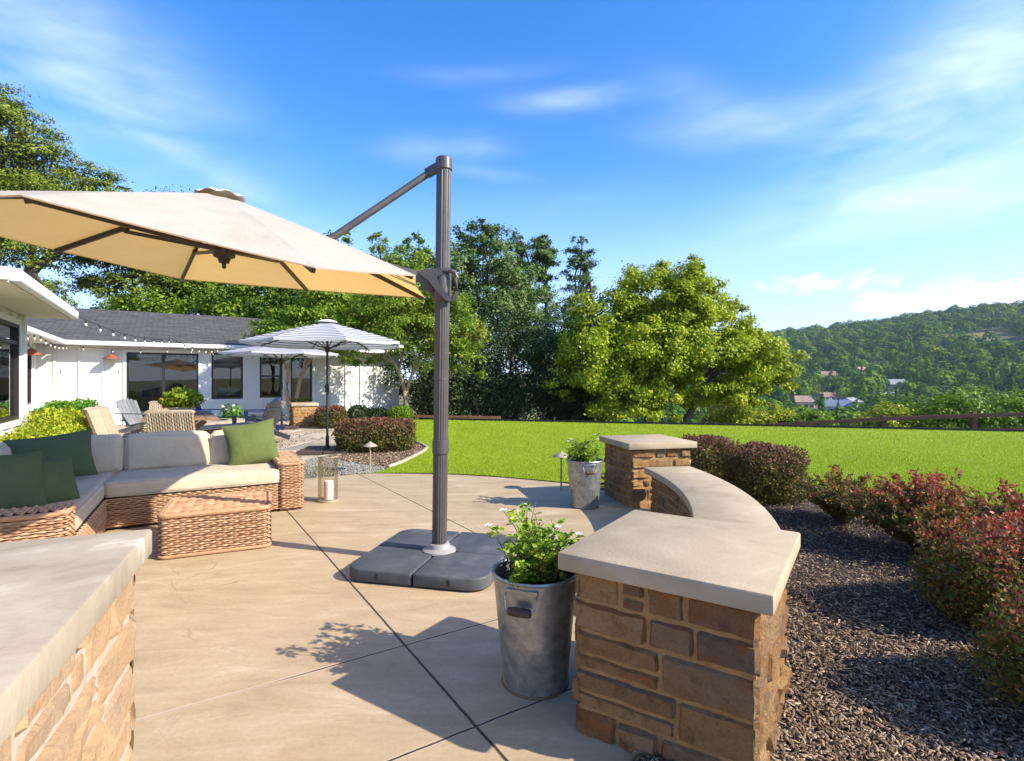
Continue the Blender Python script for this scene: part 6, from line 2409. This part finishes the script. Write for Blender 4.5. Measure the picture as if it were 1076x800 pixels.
# big pines at the left
tree('pine_tree', 'huge dark pine rising at the left edge of the photo', 'tree', (-28.0, 28.0, 0),
     px_blobs([(-95, 190, 60), (-30, 190, 55), (30, 195, 45), (75, 240, 36), (-75, 110, 40), (-30, 100, 38), (5, 125, 36), (38, 138, 30), (-60, 160, 50), (0, 172, 48), (55, 168, 36), (88, 186, 28), (115, 200, 20), (-40, 215, 55), (20, 222, 50), (72, 218, 40),
               (-20, 262, 50), (40, 268, 42), (-70, 300, 50), (5, 305, 36), (60, 312, 26)], 28, -28), 125000, 0.15, 0.075, L_PINE, None,
     [((0, 0, -0.3), (0.5, 0, 9.5)), ((0.3, 0, -0.3), (2.6, 0, 7.0))], 0.42, 'large pines behind the house', 0.30, 0.5, 4, 70, 0.8, 0.6)
tree('pine_tree', 'large spreading pine above the roof behind the cream canopy', 'tree', (-20.5, 30.5, 0),
     px_blobs([(110, 232, 40), (160, 225, 42), (205, 232, 38), (95, 265, 32), (140, 262, 40), (190, 265, 42), (235, 262, 32), (105, 300, 26), (150, 296, 32), (205, 300, 36), (245, 295, 28), (125, 322, 22), (180, 324, 30), (228, 322, 26)], 30.5, -20.5),
     85000, 0.16, 0.08, L_PINE, None, [((0, 0, -0.3), (0.3, 0, 5.6)), ((0.3, 0, -0.3), (-2.0, 0, 5.0))], 0.34, 'large pines behind the house', 0.30, 0.5, 4, 70, 0.8, 0.6)
# bushes below the lawn edge at the right
bl = [('leafy green bush behind the fence at the right edge', 15.9, 19.2, 1.5, 0.85, L_MID), ('rounded green bush behind the fence right of another', 17.9, 18.9, 1.5, 0.75, L_MID),
      ('low pale green bush behind the middle of the fence', 13.9, 19.6, 1.2, 0.32, L_YEL), ('small dull green bush where the fence begins', 11.6, 20.4, 1.0, 0.05, L_MID),
      ('yellow green bush beside the right foot of the rounded tree', 8.9, 20.9, 1.2, 0.42, L_YEL), ('leafy bush behind the fence beyond the right edge', 20.4, 18.4, 1.6, 0.95, L_MID),
      ('dry green bush under the left side of the rounded tree', 2.6, 21.0, 1.0, 0.75, L_OAK), ('pale bush just right of the rounded tree', 10.4, 21.0, 1.0, 0.22, L_YEL)]
for lab, x, y, r, h, lm in bl:
    z = ground_at(x, y) - 0.1
    hh = (h - z) / 0.98
    tree('bush', lab, 'bush', (x, y, z), [((-r * 0.45, 0, hh * 0.55), (r * 0.6, r * 0.7, hh * 0.42)), ((r * 0.45, 0.1, hh * 0.5), (r * 0.65, r * 0.7, hh * 0.40)), ((0, -0.1, hh * 0.72), (r * 0.6, r * 0.6, hh * 0.33))],
         6500, 0.12, 0.07, lm, None, [((0, 0, -0.1), (0, 0, hh * 0.3))], 0.06, 'bushes below the lawn edge', 0.32, 0.55, 2)


# =================================================================== VALLEY AND HILL
def far_point(px, dist):
    x = (px - 538) / 560 * dist
    return x, dist, ground_at(x, dist)


HS = [(842, 236, 0, 0, 0, 'tan roofed valley house nearest the rounded tree'), (868, 250, 1, 0, 20, 'brown roofed valley house left of the conifers'), (806, 215, 0, 2, 10, 'blue grey roofed valley house under the tree branches'),
      (880, 215, 1, 2, -20, 'blue grey roofed house low in the valley'), (858, 205, 2, 2, 15, 'long blue grey roofed house by the fence start'), (893, 225, 1, 1, 30, 'pale gabled house low in the valley'),
      (870, 330, 1, 0, -10, 'white house with brown roof higher on the valley side'), (925, 345, 0, 0, 15, 'cream house half hidden among hillside trees'), (942, 265, 1, 1, -8, 'large pale grey roofed building at the hill foot'),
      (778, 330, 1, 0, 8, 'white house glimpsed beside the rounded tree'), (904, 330, 2, 0, 25, 'tan house between conifers on the valley side'), (932, 228, 1, 1, 0, 'small white house behind the fence bushes')]
for px, dist, wm, rm, rz, lab in HS:
    x, y, z = far_point(px, dist)
    root = thing('valley_house', lab, 'house', (x, y, z - 0.5), rz, 'houses in the valley')
    w_, d_, h_ = random.uniform(7, 11), random.uniform(6, 8), random.uniform(2.8, 4.0)
    m = MB()
    m.box((0, 0, h_ / 2), (w_, d_, h_))
    m.build('wall', M_HWALL[wm], root)
    m = MB()
    e, rh = 0.7, random.uniform(1.8, 2.8)
    a, b = w_ / 2 + e, d_ / 2 + e
    zz = h_ + 0.02
    m.add([(-a, -b, zz), (a, -b, zz), (a, b, zz), (-a, b, zz), (-a + 1.5, 0, zz + rh), (a - 1.5, 0, zz + rh)], [(0, 1, 5, 4), (2, 3, 4, 5), (0, 4, 3), (1, 2, 5), (3, 2, 1, 0)])
    m.build('roof', M_ROOFS[rm], root)
    for q in (-0.3, 0.05, 0.33):
        MB().box((q * w_, -d_ / 2 - 0.03, h_ * 0.55), (1.7, 0.08, 1.4)).build('window', M_FRAME, root)


def forest():
    n = 7600
    px = 600 + 760 * rng.random(n)
    u = rng.random(n)
    r = (150 ** 0.9 + (775 ** 0.9 - 150 ** 0.9) * u) ** (1 / 0.9)
    x = (px - 538) / 560
    y = r / np.sqrt(1 + x * x)
    x = x * y
    z = terrain_z(x, y)
    keep = np.ones(n, bool)
    for hx, dist, *_ in HS:
        qx, qy, qz = far_point(hx, dist)
        along = np.abs((x / y) - (qx / qy)) * y
        keep &= ~((along < 6) & (y < dist + 8) & (y > dist - 26))
    pyy = 400 - 560 * (z + 6 - CAM_H) / y
    pxx = 538 + 560 * x / y
    for (cx, cy, sx, sy) in ((1043, 350, 32, 10), (1003, 348, 14, 7), (1072, 358, 16, 5), (1060, 406, 18, 7), (865, 407, 9, 4), (950, 352, 9, 3)):
        keep &= ~((((pxx - cx) / sx) ** 2 + ((pyy - cy) / sy) ** 2 < 1) & (rng.random(n) < 0.93))
    x, y, z, r = x[keep], y[keep], z[keep], r[keep]
    n = len(x)
    per = 130
    rad = (2.5 + 3.4 * rng.random(n) ** 1.6) * np.where(r < 300, 0.8, 1.0)
    ht = rad * (1.0 + 0.5 * rng.random(n))
    con = rng.random(n) < np.where(r < 420, 0.12, 0.0)
    rad = np.where(con, rad * 0.5, rad)
    ht = np.where(con, ht * 1.75, ht)
    C = np.stack([x, y, z + ht * 0.75], 1)
    d = rand_unit(n * per).reshape(n, per, 3)
    d[:, :, 2] = np.where(d[:, :, 2] < -0.3, -d[:, :, 2], d[:, :, 2])
    lob = np.sin(d[:, :, :1] * 5 + rng.random((n, 1, 1)) * 6) * np.sin(d[:, :, 1:2] * 5 + rng.random((n, 1, 1)) * 6)
    k = 0.86 + 0.12 * lob + 0.12 * rng.random((n, per, 1))
    t = np.where(con[:, None], np.clip(1 - (d[:, :, 2] + 0.3) * 0.75, 0.12, 1.2), 1.0)
    off = d * k
    off[:, :, 0] *= rad[:, None] * t
    off[:, :, 1] *= rad[:, None] * t
    off[:, :, 2] *= ht[:, None] * 0.8
    P = (C[:, None, :] + off).reshape(-1, 3)
    dd = d.reshape(-1, 3)
    N = unit(dd + np.array([0, 0, 0.25]) + rng.normal(size=dd.shape) * 0.16)
    D = unit(np.cross(N, rng.normal(size=dd.shape)))
    s = np.repeat(rad, per) * (0.22 + 0.16 * rng.random(len(P)))
    s = np.where(np.repeat(con, per), s * 1.3, s)
    V, F = leaf_geo(P - D * (s * 0.5)[:, None], D, N, s, s * 0.85)
    o = np_mesh('hill_forest', V, F, L_FAR)
    tag(o, 'dense green oak wood covering the far hillside', 'forest', kind='stuff')


forest()

# =================================================================== AIR
HAZE = 0.00015
if HAZE:
    m, t, out = new_mat('air')
    v = t.new('ShaderNodeVolumePrincipled')
    v.inputs['Color'].default_value = (0.62, 0.78, 1.0, 1)
    v.inputs['Density'].default_value = HAZE
    v.inputs['Anisotropy'].default_value = 0.2
    t.link(v.outputs[0], out.inputs['Volume'])
    b = MB()
    zlo, zhi = -110.0, 150.0
    b.box((0, 0, (zhi + zlo) / 2), (4000, 4000, zhi - zlo))
    o = b.build('haze', m, None)
    o['kind'] = 'stuff'
    o['label'] = 'thin blue air over the valley'
    o['category'] = 'haze'
